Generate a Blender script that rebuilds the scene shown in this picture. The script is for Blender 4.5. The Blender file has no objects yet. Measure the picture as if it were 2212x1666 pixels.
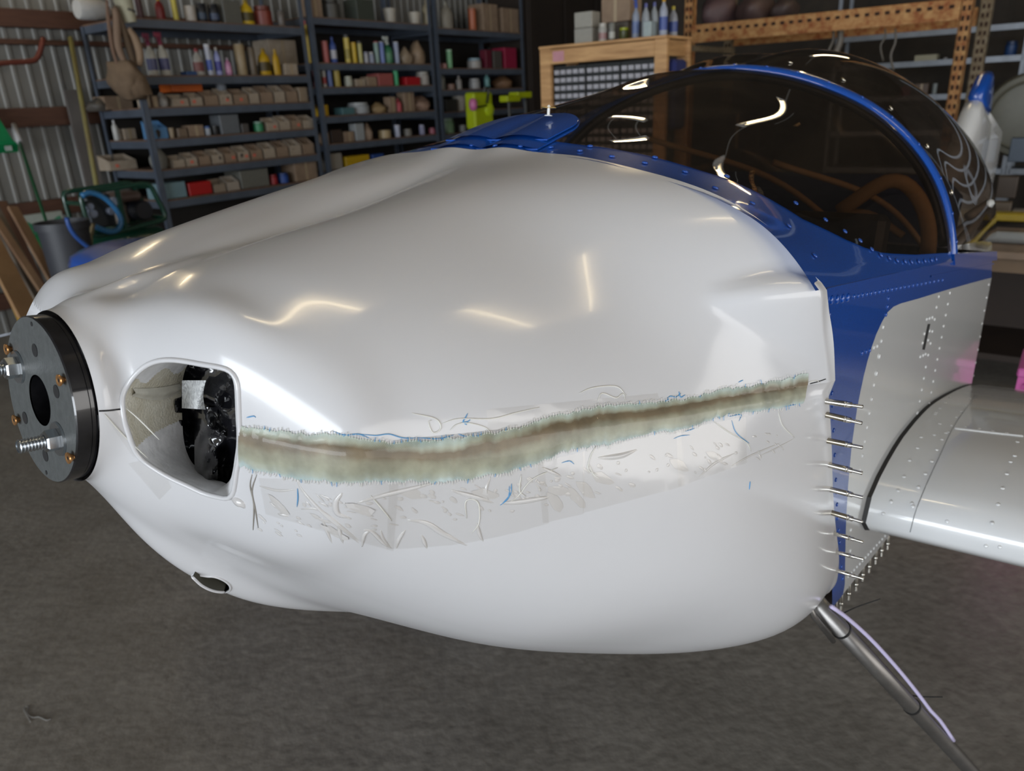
import bpy, bmesh, math, random
import numpy as np
from mathutils import Vector, Matrix
from mathutils.bvhtree import BVHTree
random.seed(7)
SC = bpy.context.scene
COL = SC.collection
PI = math.pi

# ---------------------------------------------------------------- camera, light, exposure
W, H, F = 2212, 1666, 1620.0
CAMZ = 1.65
_p, _r = math.radians(20.8), math.radians(-2.77)
_w = np.array([0, math.cos(_p), -math.sin(_p)])
_r0 = np.array([1.0, 0, 0]); _u0 = np.cross(_r0, _w)
RT = math.cos(_r)*_r0 + math.sin(_r)*_u0
UP = np.cross(RT, _w)
FW = _w
RM = np.array([RT, UP, FW])
CAM = np.array([0, 0, CAMZ])
cam = bpy.data.cameras.new('camera'); camo = bpy.data.objects.new('camera', cam); COL.objects.link(camo)
cam.sensor_width = 36; cam.lens = 36*F/W; cam.clip_start = 0.02; cam.clip_end = 200
cam.dof.use_dof = True; cam.dof.focus_distance = 0.80; cam.dof.aperture_fstop = 7.0
camo.matrix_world = Matrix([[RT[0], UP[0], -FW[0], 0], [RT[1], UP[1], -FW[1], 0], [RT[2], UP[2], -FW[2], CAMZ], [0, 0, 0, 1]])
SC.camera = camo
# room axes: RD runs along the shelf wall, RN points from that wall into the hangar
RD = np.array([0.60044, 0.79967, 0.0]); RN = np.array([0.79967, -0.60044, 0.0])
ROTD = math.atan2(RD[1], RD[0]); ROTN = math.atan2(RN[1], RN[0])
def AB(a, b, z=0.0): return a*RD + b*RN + np.array([0, 0, z])

world = bpy.data.worlds.new('world'); SC.world = world; world.use_nodes = True
bg = world.node_tree.nodes['Background']; bg.inputs[0].default_value = (0.75, 0.84, 1.0, 1); bg.inputs[1].default_value = 0.55

def area(name, loc, to, sx, sy, power, color):
    l = bpy.data.lights.new(name, 'AREA'); l.shape = 'RECTANGLE'; l.size = sx; l.size_y = sy; l.energy = power; l.color = color
    o = bpy.data.objects.new(name, l); COL.objects.link(o); o.location = loc
    d = Vector(to) - Vector(loc); o.rotation_euler = d.to_track_quat('-Z', 'Y').to_euler()
    return o
# daylight entering through the open hangar door behind the camera
area('door_daylight', AB(-12.4, 0.5, 2.1), AB(4, 0.5, 1.2), 13.0, 3.9, 1600, (0.88, 0.94, 1.0))
area('side_fill_light', AB(1.1, 8.0, 1.9), AB(1.1, 0, 1.2), 10.0, 3.7, 330, (1.0, 0.96, 0.9))  # added soft fill from the right, no door is known on that side
SC.view_settings.view_transform = 'Standard'; SC.view_settings.look = 'None'
SC.view_settings.gamma = 1.0; SC.view_settings.use_curve_mapping = False
SC.view_settings.exposure = 0.0

# ---------------------------------------------------------------- photo geometry
def ray(px):
    d = np.array([(px[0]-W/2)/F, -(px[1]-H/2)/F, 1.0])
    return d @ RM
def proj(P):
    q = (np.asarray(P, float) - CAM) @ RM.T
    return np.stack([W/2 + F*q[..., 0]/q[..., 2], H/2 - F*q[..., 1]/q[..., 2]], -1)
def at_a(px, a): d = ray(px); return CAM + d*((a - CAM@RD)/(d@RD))
def at_b(px, b): d = ray(px); return CAM + d*((b - CAM@RN)/(d@RN))
def at_z(px, z): d = ray(px); return CAM + d*((z - CAMZ)/d[2])
def at_t(px, t): d = ray(px); return CAM + d*t
# aircraft frame: x aft, y to port (towards the camera), z up, origin at the centre of the propeller spacer
AM = np.array([[0.6387833415794539, 0.7563256512723733, -0.14116427220797476], [0.7639759645664498, -0.6452447020819023, 0.0], [0.09108549876544324, 0.10784611102240839, 0.9899861858894765]])
AC = np.array([-0.251, 0.766, 0.21])
def w2a(P): return (np.asarray(P, float) - CAM) @ AM.T + AC
def a2w(P): return (np.asarray(P, float) - AC) @ AM + CAM
def aray(px): return ray(px) @ AM.T
def aproj(P): return proj(a2w(P))
def onx(px, x): d = aray(px); return AC + d*((x-AC[0])/d[0])
def ony(px, y): d = aray(px); return AC + d*((y-AC[1])/d[1])
def onz(px, z): d = aray(px); return AC + d*((z-AC[2])/d[2])
AMAT = Matrix([[AM[0][i], AM[1][i], AM[2][i], 0] for i in range(3)] + [[0, 0, 0, 1]])
AMAT.translation = Vector(a2w([0, 0, 0]))

# ---------------------------------------------------------------- materials
def hexc(c):
    if isinstance(c, str):
        c = [int(c[i:i+2], 16)/255 for i in (0, 2, 4)]
        c = [x/12.92 if x <= 0.04045 else ((x+0.055)/1.055)**2.4 for x in c]
    return (c[0], c[1], c[2], 1)
_M = {}
def mat(name, color='808080', rough=0.5, metal=0.0, coat=0.0, var=0.0, vscale=8.0, bump=0.0, bscale=60.0, color2=None, spec=0.5, stretch=None, detail=4.0, emit=None):
    key = name
    if key in _M: return _M[key]
    m = bpy.data.materials.new(name); m.use_nodes = True
    nt = m.node_tree; N = nt.nodes; L = nt.links; b = N['Principled BSDF']
    b.inputs['Roughness'].default_value = rough; b.inputs['Metallic'].default_value = metal
    b.inputs['Coat Weight'].default_value = coat; b.inputs['Coat Roughness'].default_value = 0.04
    b.inputs['Specular IOR Level'].default_value = spec
    c = hexc(color); b.inputs['Base Color'].default_value = c
    if emit: b.inputs['Emission Color'].default_value = c; b.inputs['Emission Strength'].default_value = emit
    if var or color2 or bump:
        tc = N.new('ShaderNodeTexCoord'); mp = N.new('ShaderNodeMapping'); L.new(tc.outputs['Object'], mp.inputs[0])
        if stretch: mp.inputs['Scale'].default_value = stretch
    if var or color2:
        no = N.new('ShaderNodeTexNoise'); no.inputs['Scale'].default_value = vscale; no.inputs['Detail'].default_value = detail; no.inputs['Roughness'].default_value = 0.6
        L.new(mp.outputs[0], no.inputs['Vector'])
        rp = N.new('ShaderNodeValToRGB'); rp.color_ramp.elements[0].position = 0.32; rp.color_ramp.elements[1].position = 0.68
        c2 = hexc(color2) if color2 else tuple(min(1, x*(1+var)) for x in c[:3]) + (1,)
        c1 = c if color2 else tuple(x*(1-var) for x in c[:3]) + (1,)
        rp.color_ramp.elements[0].color = c1; rp.color_ramp.elements[1].color = c2
        L.new(no.outputs[0], rp.inputs[0]); L.new(rp.outputs[0], b.inputs['Base Color'])
    if bump:
        n2 = N.new('ShaderNodeTexNoise'); n2.inputs['Scale'].default_value = bscale; n2.inputs['Detail'].default_value = 3
        L.new(mp.outputs[0], n2.inputs['Vector'])
        bp = N.new('ShaderNodeBump'); bp.inputs['Strength'].default_value = min(1, bump); bp.inputs['Distance'].default_value = 0.01
        L.new(n2.outputs[0], bp.inputs['Height']); L.new(bp.outputs[0], b.inputs['Normal'])
    _M[key] = m
    return m
def pm(color, rough=0.5):      # plain painted / plastic material shared by colour
    return mat('plastic_' + (color if isinstance(color, str) else 'c'), color, rough, var=0.06, vscale=25)

def glass_mat(name, tint, rough=0.0, reflect=1.0, haze=0.0):
    m = bpy.data.materials.new(name); m.use_nodes = True; nt = m.node_tree; N = nt.nodes; L = nt.links
    N.remove(N['Principled BSDF']); out = N['Material Output']
    tr = N.new('ShaderNodeBsdfTransparent'); tr.inputs[0].default_value = hexc(tint)
    gl = N.new('ShaderNodeBsdfGlossy'); gl.inputs['Roughness'].default_value = rough; gl.inputs[0].default_value = (reflect, reflect, reflect, 1)
    lw = N.new('ShaderNodeLayerWeight'); pw = N.new('ShaderNodeMath'); pw.operation = 'POWER'; pw.inputs[1].default_value = 5; L.new(lw.outputs['Facing'], pw.inputs[0])
    fr = N.new('ShaderNodeMath'); fr.operation = 'MULTIPLY_ADD'; fr.inputs[1].default_value = .955; fr.inputs[2].default_value = .045; L.new(pw.outputs[0], fr.inputs[0])
    mx = N.new('ShaderNodeMixShader'); L.new(fr.outputs[0], mx.inputs[0]); L.new(tr.outputs[0], mx.inputs[1]); L.new(gl.outputs[0], mx.inputs[2])
    last = mx
    if haze:
        df = N.new('ShaderNodeBsdfDiffuse'); df.inputs[0].default_value = (.7, .68, .62, 1)
        m2 = N.new('ShaderNodeMixShader'); m2.inputs[0].default_value = haze; L.new(mx.outputs[0], m2.inputs[1]); L.new(df.outputs[0], m2.inputs[2]); last = m2
    L.new(last.outputs[0], out.inputs[0])
    _M[name] = m
    return m

# ---------------------------------------------------------------- mesh helpers
class MB:
    def __init__(s): s.v = []; s.f = []; s.m = []; s.uv = None
    def add(s, V, Fs, mi=0):
        o = len(s.v); s.v += [tuple(map(float, p)) for p in V]; s.f += [tuple(i+o for i in f) for f in Fs]; s.m += [mi]*len(Fs); return s
    def box(s, lo, hi, mi=0, bev=0.0, M=None):
        x0, y0, z0 = lo; x1, y1, z1 = hi
        if bev <= 0:
            V = [(x0,y0,z0),(x1,y0,z0),(x1,y1,z0),(x0,y1,z0),(x0,y0,z1),(x1,y0,z1),(x1,y1,z1),(x0,y1,z1)]
            Fs = [(3,2,1,0),(4,5,6,7),(0,1,5,4),(1,2,6,5),(2,3,7,6),(3,0,4,7)]
        else:
            b = min(bev, (x1-x0)/2.01, (y1-y0)/2.01, (z1-z0)/2.01); V = []
            for z, i in ((z0, b), (z0+b, 0), (z1-b, 0), (z1, b)):
                V += [(x0+i+b*(i == 0), y0+i, z), (x1-i-b*(i == 0), y0+i, z), (x1-i, y0+i+b*(i == 0), z), (x1-i, y1-i-b*(i == 0), z),
                      (x1-i-b*(i == 0), y1-i, z), (x0+i+b*(i == 0), y1-i, z), (x0+i, y1-i-b*(i == 0), z), (x0+i, y0+i+b*(i == 0), z)]
            Fs = [tuple(range(7, -1, -1)), tuple(range(24, 32))]
            for k in range(3):
                for j in range(8): Fs.append((k*8+j, k*8+(j+1) % 8, (k+1)*8+(j+1) % 8, (k+1)*8+j))
        if M is not None: V = [tuple(M @ Vector(p)) for p in V]
        return s.add(V, Fs, mi)
    def lathe(s, prof, n=16, mi=0, M=None, cap=True):
        V = []; Fs = []
        for r, z in prof:
            for k in range(n):
                a = 2*PI*k/n; V.append((r*math.cos(a), r*math.sin(a), z))
        for j in range(len(prof)-1):
            for k in range(n): Fs.append((j*n+k, j*n+(k+1) % n, (j+1)*n+(k+1) % n, (j+1)*n+k))
        if cap:
            Fs.append(tuple(range(n-1, -1, -1))); Fs.append(tuple((len(prof)-1)*n+k for k in range(n)))
        if M is not None: V = [tuple(M @ Vector(p)) for p in V]
        return s.add(V, Fs, mi)
    def tube(s, pts, r, n=8, mi=0, closed=False):
        P = [Vector(p) for p in pts]; m = len(P); V = []; Fs = []
        rr = r if hasattr(r, '__len__') else [r]*m
        up = None
        for i in range(m):
            a = P[i-1] if (i > 0 or closed) else P[i]; b = P[(i+1) % m] if (i < m-1 or closed) else P[i]
            t = (b-a).normalized() if (b-a).length > 1e-9 else Vector((0, 0, 1))
            if up is None:
                up = t.orthogonal().normalized()
            up = (up - t*up.dot(t));
            up = up.normalized() if up.length > 1e-6 else t.orthogonal().normalized()
            sd = t.cross(up)
            for k in range(n):
                an = 2*PI*k/n; V.append(P[i] + (up*math.cos(an) + sd*math.sin(an))*rr[i])
        for i in range(m if closed else m-1):
            j = (i+1) % m
            for k in range(n): Fs.append((i*n+k, i*n+(k+1) % n, j*n+(k+1) % n, j*n+k))
        if not closed: Fs.append(tuple(range(n-1, -1, -1))); Fs.append(tuple((m-1)*n+k for k in range(n)))
        return s.add(V, Fs, mi)
    def grid(s, G, mi=0, closed=False, flip=False):
        nu, nv = len(G), len(G[0]); V = [p for row in G for p in row]; Fs = []
        for i in range(nu-1):
            for j in range(nv if closed else nv-1):
                q = (i*nv+j, i*nv+(j+1) % nv, (i+1)*nv+(j+1) % nv, (i+1)*nv+j)
                Fs.append(q[::-1] if flip else q)
        return s.add(V, Fs, mi)
    def mesh(s, name, mats, smooth=False):
        me = bpy.data.meshes.new(name); me.from_pydata(s.v, [], s.f)
        for m in (mats if isinstance(mats, (list, tuple)) else [mats]): me.materials.append(m)
        if any(s.m): me.polygons.foreach_set('material_index', s.m)
        if smooth is True: me.polygons.foreach_set('use_smooth', [True]*len(s.f))
        me.update()
        if smooth and smooth is not True: me.polygons.foreach_set('use_smooth', [True]*len(s.f)); me.set_sharp_from_angle(angle=math.radians(smooth))
        return me
def obj(name, mb, mats, parent=None, smooth=False, **props):
    me = mb.mesh(name, mats, smooth) if isinstance(mb, MB) else mb
    o = bpy.data.objects.new(name, me); COL.objects.link(o)
    if parent is not None: o.parent = parent
    for k, v in props.items(): o[k] = v
    return o
def thing(name, label, cat, loc=(0, 0, 0), rotz=0.0, group=None, matrix=None):
    o = bpy.data.objects.new(name, None); COL.objects.link(o); o.empty_display_size = 0.1
    if matrix is not None: o.matrix_world = matrix
    else: o.location = loc; o.rotation_euler = (0, 0, rotz)
    o['label'] = label; o['category'] = cat
    if group: o['group'] = group
    return o
def tag(o, label, cat, group=None):
    o['label'] = label; o['category'] = cat
    if group: o['group'] = group
    return o
def copy_tree(o, parent=None, **props):
    c = o.copy(); COL.objects.link(c)
    if parent is not None: c.parent = parent
    for k, v in props.items(): c[k] = v
    for ch in list(o.children): copy_tree(ch, c)
    return c
def polyfill(mb, P2, to3, mi=0):        # planar outline -> n-gon
    mb.add([to3(p) for p in P2], [tuple(range(len(P2)))], mi)

def resample(pts, n, closed=False):
    P = np.array(pts, float)
    if closed: P = np.vstack([P, P[:1]])
    d = np.r_[0, np.cumsum(np.linalg.norm(np.diff(P, axis=0), axis=1))]
    t = np.linspace(0, d[-1], n+1)[:-1] if closed else np.linspace(0, d[-1], n)
    return np.stack([np.interp(t, d, P[:, k]) for k in range(P.shape[1])], 1)
def smoothpts(pts, n, closed=False):     # Catmull-Rom through points, resampled
    P = [np.array(p, float) for p in pts]; m = len(P); out = []
    rng = m if closed else m-1
    for i in range(rng):
        p0 = P[(i-1) % m] if (closed or i > 0) else 2*P[0]-P[1]
        p1, p2 = P[i], P[(i+1) % m]
        p3 = P[(i+2) % m] if (closed or i < m-2) else 2*P[-1]-P[-2]
        for t in np.linspace(0, 1, 9)[:-1]:
            out.append(0.5*((2*p1)+(-p0+p2)*t+(2*p0-5*p1+4*p2-p3)*t*t+(-p0+3*p1-3*p2+p3)*t**3))
    if not closed: out.append(P[-1])
    return resample(out, n, closed)
def spl(xs, xq, clamp0=False):           # natural cubic spline as a matrix
    xs = np.asarray(xs, float); n = len(xs); h = np.diff(xs); M = np.zeros((n, n)); B = np.zeros((n, n)); M[0, 0] = M[-1, -1] = 1
    for i in range(1, n-1):
        M[i, i-1] = h[i-1]; M[i, i] = 2*(h[i-1]+h[i]); M[i, i+1] = h[i]
        B[i, i-1] = 6/h[i-1]; B[i, i] = -6/h[i-1]-6/h[i]; B[i, i+1] = 6/h[i]
    if clamp0:
        M[0, 0] = 2*h[0]; M[0, 1] = h[0]; B[0, 0] = -6/h[0]; B[0, 1] = 6/h[0]
        M[-1, -1] = 2*h[-1]; M[-1, -2] = h[-1]; B[-1, -1] = -6/h[-1]; B[-1, -2] = 6/h[-1]
    D = np.linalg.solve(M, B); E = np.zeros((len(xq), n))
    for q, x in enumerate(xq):
        i = min(max(int(np.searchsorted(xs, x))-1, 0), n-2); a = (xs[i+1]-x)/h[i]; b = 1-a
        E[q, i] += a; E[q, i+1] += b; E[q] += ((a**3-a)*D[i]+(b**3-b)*D[i+1])*h[i]**2/6
    return E

# ---------------------------------------------------------------- shared materials
M_WHITE = mat('white_gelcoat', (0.63, 0.63, 0.645), 0.17, coat=0.15, var=.012, vscale=5)
M_WPAINT = mat('white_paint', (0.68, 0.69, 0.69), 0.16, coat=0.6)
M_BLUE = mat('metallic_blue_paint', (0.002, 0.068, 0.37), 0.35, coat=0.9, var=0.3, vscale=900, detail=1)
M_DARKIN = mat('black_interior', (0.012, 0.012, 0.013), 0.7)
M_STEEL = mat('zinc_plated_steel', (0.56, 0.60, 0.64), 0.27, metal=1.0, var=0.08, vscale=80)
M_CLECO = mat('cleco_steel', (0.62, 0.60, 0.55), 0.24, metal=1.0)
M_GLASS = glass_mat('smoked_canopy_acrylic', (0.42, 0.34, 0.28), reflect=0.9)
M_CLEAR = glass_mat('clear_packing_tape', (0.985, 0.98, 0.972), rough=0.12, reflect=.8)
M_FRAME = mat('blue_grey_rack_steel', '48505c', 0.45, var=0.15, vscale=6)
M_BOARD = mat('particle_board_brown', '5a4536', 0.8, color2='6e5646', vscale=30)
M_CARD = mat('cardboard', '7a6654', 0.85, color2='8c7864', vscale=9)
M_CARDL = mat('pale_cardboard', '8e806f', 0.85, color2='a29584', vscale=12)
M_PINE = mat('pine_wood', '9c7348', 0.55, color2='c79d6b', vscale=3.5, stretch=(1, 1, 9))
# ================================================================ THE HANGAR
def struct(name, mb, mats, parent=None, smooth=False, **p):
    o = obj(name, mb, mats, parent, smooth, **p)
    if parent is None: o['kind'] = 'structure'
    return o
M_FLOOR = mat('sealed_concrete', (0.22, 0.20, 0.172), 0.42, color2=(0.30, 0.277, 0.243), vscale=3.5, bump=0.25, bscale=35, detail=9, stretch=(1, 1, 1))
_nt = M_FLOOR.node_tree
_a = _nt.nodes.new('ShaderNodeTexNoise'); _a.inputs['Scale'].default_value = 28; _a.inputs['Detail'].default_value = 6
_tc = _nt.nodes.new('ShaderNodeTexCoord'); _nt.links.new(_tc.outputs['Object'], _a.inputs['Vector'])
_mx = _nt.nodes.new('ShaderNodeMixRGB'); _mx.blend_type = 'OVERLAY'; _mx.inputs[0].default_value = 0.35
_bs = _nt.nodes['Principled BSDF']; _src = _bs.inputs['Base Color'].links[0].from_socket
_nt.links.new(_src, _mx.inputs[1]); _nt.links.new(_a.outputs[0], _mx.inputs[2]); _nt.links.new(_mx.outputs[0], _bs.inputs['Base Color'])
AMIN, AMAX, BMIN, BMAX, ZC = -13.0, 12.0, -7.05, 8.5, 4.3
def ablock(name, a0, a1, b0, b1, z0, z1, m, parent=None, bev=0, struct_=True, **p):
    mb = MB(); M = Matrix.Rotation(ROTD, 4, 'Z')
    # local x along RD, local y along -RN
    mb.box((a0, -b1, z0), (a1, -b0, z1), bev=bev, M=M)
    return (struct if struct_ else obj)(name, mb, m, parent, **p)
ablock('floor', AMIN, AMAX, BMIN, BMAX, -0.15, 0.0, M_FLOOR)
ablock('ceiling', AMIN, AMAX, BMIN, BMAX, ZC, ZC+0.1, mat('ceiling_sheet', '6f6a62', 0.7, var=0.1, vscale=2))
M_DWALL = mat('dark_back_wall', '2c2721', 0.85, color2='3c342b', vscale=3)
ablock('wall_back', AMAX, AMAX+0.1, BMIN, BMAX, 0, ZC, M_DWALL)
ablock('wall_front', AMIN-0.1, AMIN, BMIN, -6.3, 0, ZC, M_DWALL)
ablock('wall_front', AMIN-0.1, AMIN, 7.2, BMAX, 0, ZC, M_DWALL)
ablock('wall_front', AMIN-0.1, AMIN, -6.3, 7.2, 4.1, ZC, M_DWALL)
ablock('wall_right', AMIN, -4.2, BMAX, BMAX+0.1, 0, ZC, M_DWALL)
ablock('wall_right', 6.4, AMAX, BMAX, BMAX+0.1, 0, ZC, M_DWALL)
ablock('wall_right', -4.2, 6.4, BMAX, BMAX+0.1, 3.9, ZC, M_DWALL)
# ribbed steel cladding on the shelf side, one object per sheet
M_CLAD = mat('galvanised_cladding', '6e6d69', 0.5, metal=0.1, color2='7d7c77', vscale=3, stretch=(1, 1, .3))
wl = ablock('wall_left', AMIN, AMAX, BMIN-0.12, BMIN-0.06, 0, ZC, M_DWALL)
def cladding(a0, w=0.92, pitch=0.115):
    mb = MB(); pts = []
    a = 0.0
    while a < w-1e-6:
        pts += [(a, 0), (a+pitch*0.62, 0), (a+pitch*0.70, .012), (a+pitch*0.90, .012), (a+pitch*0.98, 0)]; a += pitch
    pts.append((w, 0))
    G = [[(x, -y, z) for x, y in pts] for z in (0.0, ZC)]
    mb.grid(G)
    return mb.mesh('wall_sheet', M_CLAD)
_cl = cladding(0)
k = 0
a = AMIN
while a < AMAX-0.1:
    o = obj('wall_sheet', _cl, None, wl); P = AB(a, BMIN-0.04); o.location = P; o.rotation_euler = (0, 0, ROTD); a += 0.92
# girts (horizontal timbers) on that wall, heights read off the photograph
M_GIRT = mat('brown_girt_timber', '4a2d20', 0.7, color2='57392a', vscale=5, stretch=(1, 1, 8))
DW = 7.0
for i, (z0, z1) in enumerate([(0.103, 0.122), (0.085, 0.0905), (-0.0035, 0.0175), (-0.106, -0.087), (-0.205, -0.186)]):
    g = ablock('trim_%d' % (i+1), AMIN, AMAX, BMIN-0.02, BMIN+0.05, CAMZ+z0*DW, CAMZ+z1*DW, M_GIRT, bev=0.004)

# ceiling tube lights: their reflections are the bright streaks on the cowl and windscreen
M_TUBE = mat('lit_tube', (1.0, 0.80, 0.50), 0.4, emit=26)
M_LAMPB = mat('lamp_housing_white', 'c8c6c0', 0.5)
def tube_light(p, q, lab):
    p, q = np.array(p, float), np.array(q, float); L = np.linalg.norm(q-p)
    t = thing('ceiling_light', lab, 'ceiling light', tuple((p+q)/2), math.atan2(q[1]-p[1], q[0]-p[0]), 'tube lights under the roof')
    mb = MB(); mb.box((-L/2, -.06, .03), (L/2, .06, .08), bev=.01); obj('housing', mb, M_LAMPB, t)
    mb = MB(); mb.tube([(-L/2+.02, 0, 0), (L/2-.02, 0, 0)], 0.019, 10); obj('tube', mb, M_TUBE, t, True)
    mb = MB()
    for s in (-1, 1):
        mb.box((s*(L/2-.02)-.012, -.02, -.02), (s*(L/2-.02)+.012, .02, .04)); mb.tube([(s*L/3, 0, .08), (s*L/3, 0, ZC-p[2])], .004, 6)
    obj('bracket', mb, M_LAMPB, t)
ZL = CAMZ+1.9
tube_light((-0.68, 1.58, ZL), (0.24, 1.12, ZL), 'lit tube light hanging over the nose of the airplane')
tube_light((1.08, 1.16, ZL), (2.12, 1.0, ZL), 'lit tube light hanging over the left wing root')
tube_light((0.9, 5.0, ZL), (1.3, 4.8, ZL), 'short lit tube light hanging beyond the windscreen')
tube_light((2.4, 5.3, ZL), (3.9, 7.3, ZL), 'lit tube light hanging in front of the rusty rack')
tube_light((-3.4, 5.6, ZL), (-4.3, 8.8, ZL), 'lit tube light hanging close to the shelf wall')

# ================================================================ THE AIRPLANE
plane = thing('airplane', 'small white and blue low-wing airplane with smoked canopy and unfinished nose cowl', 'airplane', matrix=AMAT)
def apart(name, mb, mats, parent=None, smooth=False, **p):
    return obj(name, mb, mats, parent or plane, smooth, **p)
KR = np.array([[0.083, 0.083, 0.083, 0.083, 0.083, 0.083, 0.083, 0.083, 0.083, 0.083, 0.083, 0.083, 0.083, 0.083, 0.083, 0.083], [0.0868, 0.0868, 0.0868, 0.0868, 0.0868, 0.0868, 0.0868, 0.0868, 0.0868, 0.0868, 0.0868, 0.0868, 0.0868, 0.0868, 0.0868, 0.0868], [0.0945, 0.0952, 0.0961, 0.097, 0.0981, 0.0992, 0.1003, 0.101, 0.1026, 0.1049, 0.1072, 0.1091, 0.1106, 0.112, 0.1134, 0.115], [0.1028, 0.101, 0.1053, 0.1198, 0.1507, 0.1904, 0.1957, 0.185, 0.1762, 0.1672, 0.1577, 0.151, 0.1485, 0.1499, 0.1556, 0.1674], [0.1122, 0.115, 0.1242, 0.1426, 0.1761, 0.2244, 0.2709, 0.285, 0.2821, 0.2554, 0.2203, 0.1972, 0.1871, 0.1887, 0.1999, 0.2214], [0.1235, 0.1309, 0.1437, 0.1651, 0.2025, 0.251, 0.2966, 0.3149, 0.3185, 0.3007, 0.2697, 0.2471, 0.2362, 0.2359, 0.2461, 0.2707], [0.1395, 0.1515, 0.1691, 0.1941, 0.2328, 0.2797, 0.3259, 0.3484, 0.3599, 0.3553, 0.3325, 0.3115, 0.2985, 0.294, 0.3002, 0.3198], [0.1616, 0.1752, 0.1972, 0.2263, 0.2646, 0.3083, 0.3568, 0.3881, 0.4143, 0.4357, 0.4317, 0.4136, 0.3941, 0.3794, 0.3722, 0.3733], [0.1967, 0.2106, 0.2324, 0.2621, 0.3021, 0.3458, 0.3971, 0.4378, 0.4781, 0.5193, 0.523, 0.5102, 0.4901, 0.4642, 0.4316, 0.3885], [0.2392, 0.247, 0.264, 0.2946, 0.3488, 0.4154, 0.4628, 0.4838, 0.5111, 0.5739, 0.6187, 0.5907, 0.545, 0.4971, 0.449, 0.3973], [0.266, 0.2734, 0.2842, 0.3155, 0.3739, 0.4638, 0.519, 0.5112, 0.5191, 0.564, 0.626, 0.5522, 0.4925, 0.4637, 0.4477, 0.43]])
KX = np.array([[0.018, 0.018, 0.018, 0.018, 0.018, 0.018, 0.018, 0.018, 0.018, 0.018, 0.018, 0.018, 0.018, 0.018, 0.018, 0.018], [0.03, 0.03, 0.03, 0.03, 0.03, 0.03, 0.03, 0.03, 0.03, 0.03, 0.03, 0.03, 0.03, 0.03, 0.03, 0.03], [0.05, 0.05, 0.05, 0.05, 0.05, 0.05, 0.05, 0.05, 0.05, 0.05, 0.05, 0.05, 0.05, 0.05, 0.05, 0.05], [0.08, 0.08, 0.08, 0.08, 0.08, 0.08, 0.08, 0.08, 0.08, 0.08, 0.08, 0.08, 0.08, 0.08, 0.08, 0.08], [0.12, 0.12, 0.12, 0.12, 0.12, 0.12, 0.12, 0.12, 0.12, 0.12, 0.12, 0.12, 0.12, 0.12, 0.12, 0.12], [0.17, 0.17, 0.17, 0.17, 0.17, 0.17, 0.17, 0.17, 0.17, 0.17, 0.17, 0.17, 0.17, 0.17, 0.17, 0.17], [0.24, 0.24, 0.24, 0.24, 0.24, 0.24, 0.24, 0.24, 0.24, 0.24, 0.24, 0.24, 0.24, 0.24, 0.24, 0.24], [0.3273, 0.3273, 0.3273, 0.3273, 0.3277, 0.3292, 0.3332, 0.3422, 0.3492, 0.3602, 0.3722, 0.3734, 0.3738, 0.3739, 0.3739, 0.3739], [0.4329, 0.4329, 0.4329, 0.4329, 0.4338, 0.4379, 0.4486, 0.4724, 0.4913, 0.5206, 0.5524, 0.5558, 0.5568, 0.5571, 0.5571, 0.5571], [0.5367, 0.5367, 0.5367, 0.5367, 0.5384, 0.546, 0.5662, 0.6108, 0.6461, 0.7011, 0.7608, 0.7672, 0.769, 0.7696, 0.7696, 0.7696], [0.6, 0.6, 0.6, 0.6, 0.6026, 0.614, 0.6444, 0.7114, 0.7645, 0.8472, 0.9369, 0.9464, 0.9492, 0.95, 0.95, 0.95]])
TH = np.array([0,10,22,35,50,65,80,90,100,115,130,142,152,161,170,180.])
NS, NT = 230, 181
kq = np.linspace(0, 1, NS)**1.0*10; tq = np.linspace(0, 180, NT)
Ek = spl(np.arange(11.), kq); Et = spl(TH, tq, True)
CR = Ek@KR@Et.T; CX = Ek@KX@Et.T
# lower cowl is trimmed a little shorter than the upper one
_cut = np.where(tq > 90, 0.030*np.clip(1-(tq-90)/45, 0, 1), 0)
CX = CX - _cut[None]*(np.linspace(0, 1, NS)**3)[:, None]
_tt = np.radians(tq)
# the last few centimetres lie flat on the outside of the fuselage sides
_dx = np.clip(CX[-1][None]-.010-CX, 0, 1)
_y = .5103 - .003*np.clip(77.5-tq, 0, 40)[None]**2 - .0009*np.clip(tq-124, 0, 60)[None]**2 - .36*np.clip(_dx-.008, 0, 1) - 6.0*_dx**2
_y = np.where(_y > .2, _y, .0)/np.maximum(np.sin(_tt), .3)[None]
CR = .5*(CR+_y+np.sqrt((CR-_y)**2+.0045**2))*(_y > 0)+CR*(_y <= 0)
# crisp crest along the top centreline of the nose
CR = CR + .0055*(np.exp(-(tq/7.0)**2)[None])*np.clip((CX-.03)/.06, 0, 1)*np.clip((.30-CX)/.14, 0, 1)
CP = np.stack([CX, CR*np.sin(_tt), CR*np.cos(_tt)], -1)               # port half
CPM = CP*np.array([1, -1, 1])
CPM[..., 0] -= .040*np.exp(-((tq-97)/24.)**2)[None]*np.clip((CX-.02)/.05, 0, 1)*np.clip((.26-CX)/.12, 0, 1)   # the starboard cheek sits a little further forward
FULL = np.concatenate([CPM[:, :0:-1], CP[:, :-1]], 1)                 # -180..179
NTF = FULL.shape[1]
def bvh_of(G, closed=False):
    mb = MB(); mb.grid(G, closed=closed)
    return BVHTree.FromPolygons([Vector(v) for v in mb.v], mb.f)
BV = bvh_of(FULL, True)
def cast(bv, px):
    d = Vector(aray(px)).normalized(); h, n, i, t = bv.ray_cast(Vector(AC), d)
    if h is None: return None, None
    if n.dot(d) > 0: n = -n
    return np.array(h), np.array(n)
def castn(bv, pts, off=0.0):
    out = []
    for p in pts:
        h, n = cast(bv, p)
        if h is not None: out.append(h+n*off)
    return np.array(out)

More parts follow.
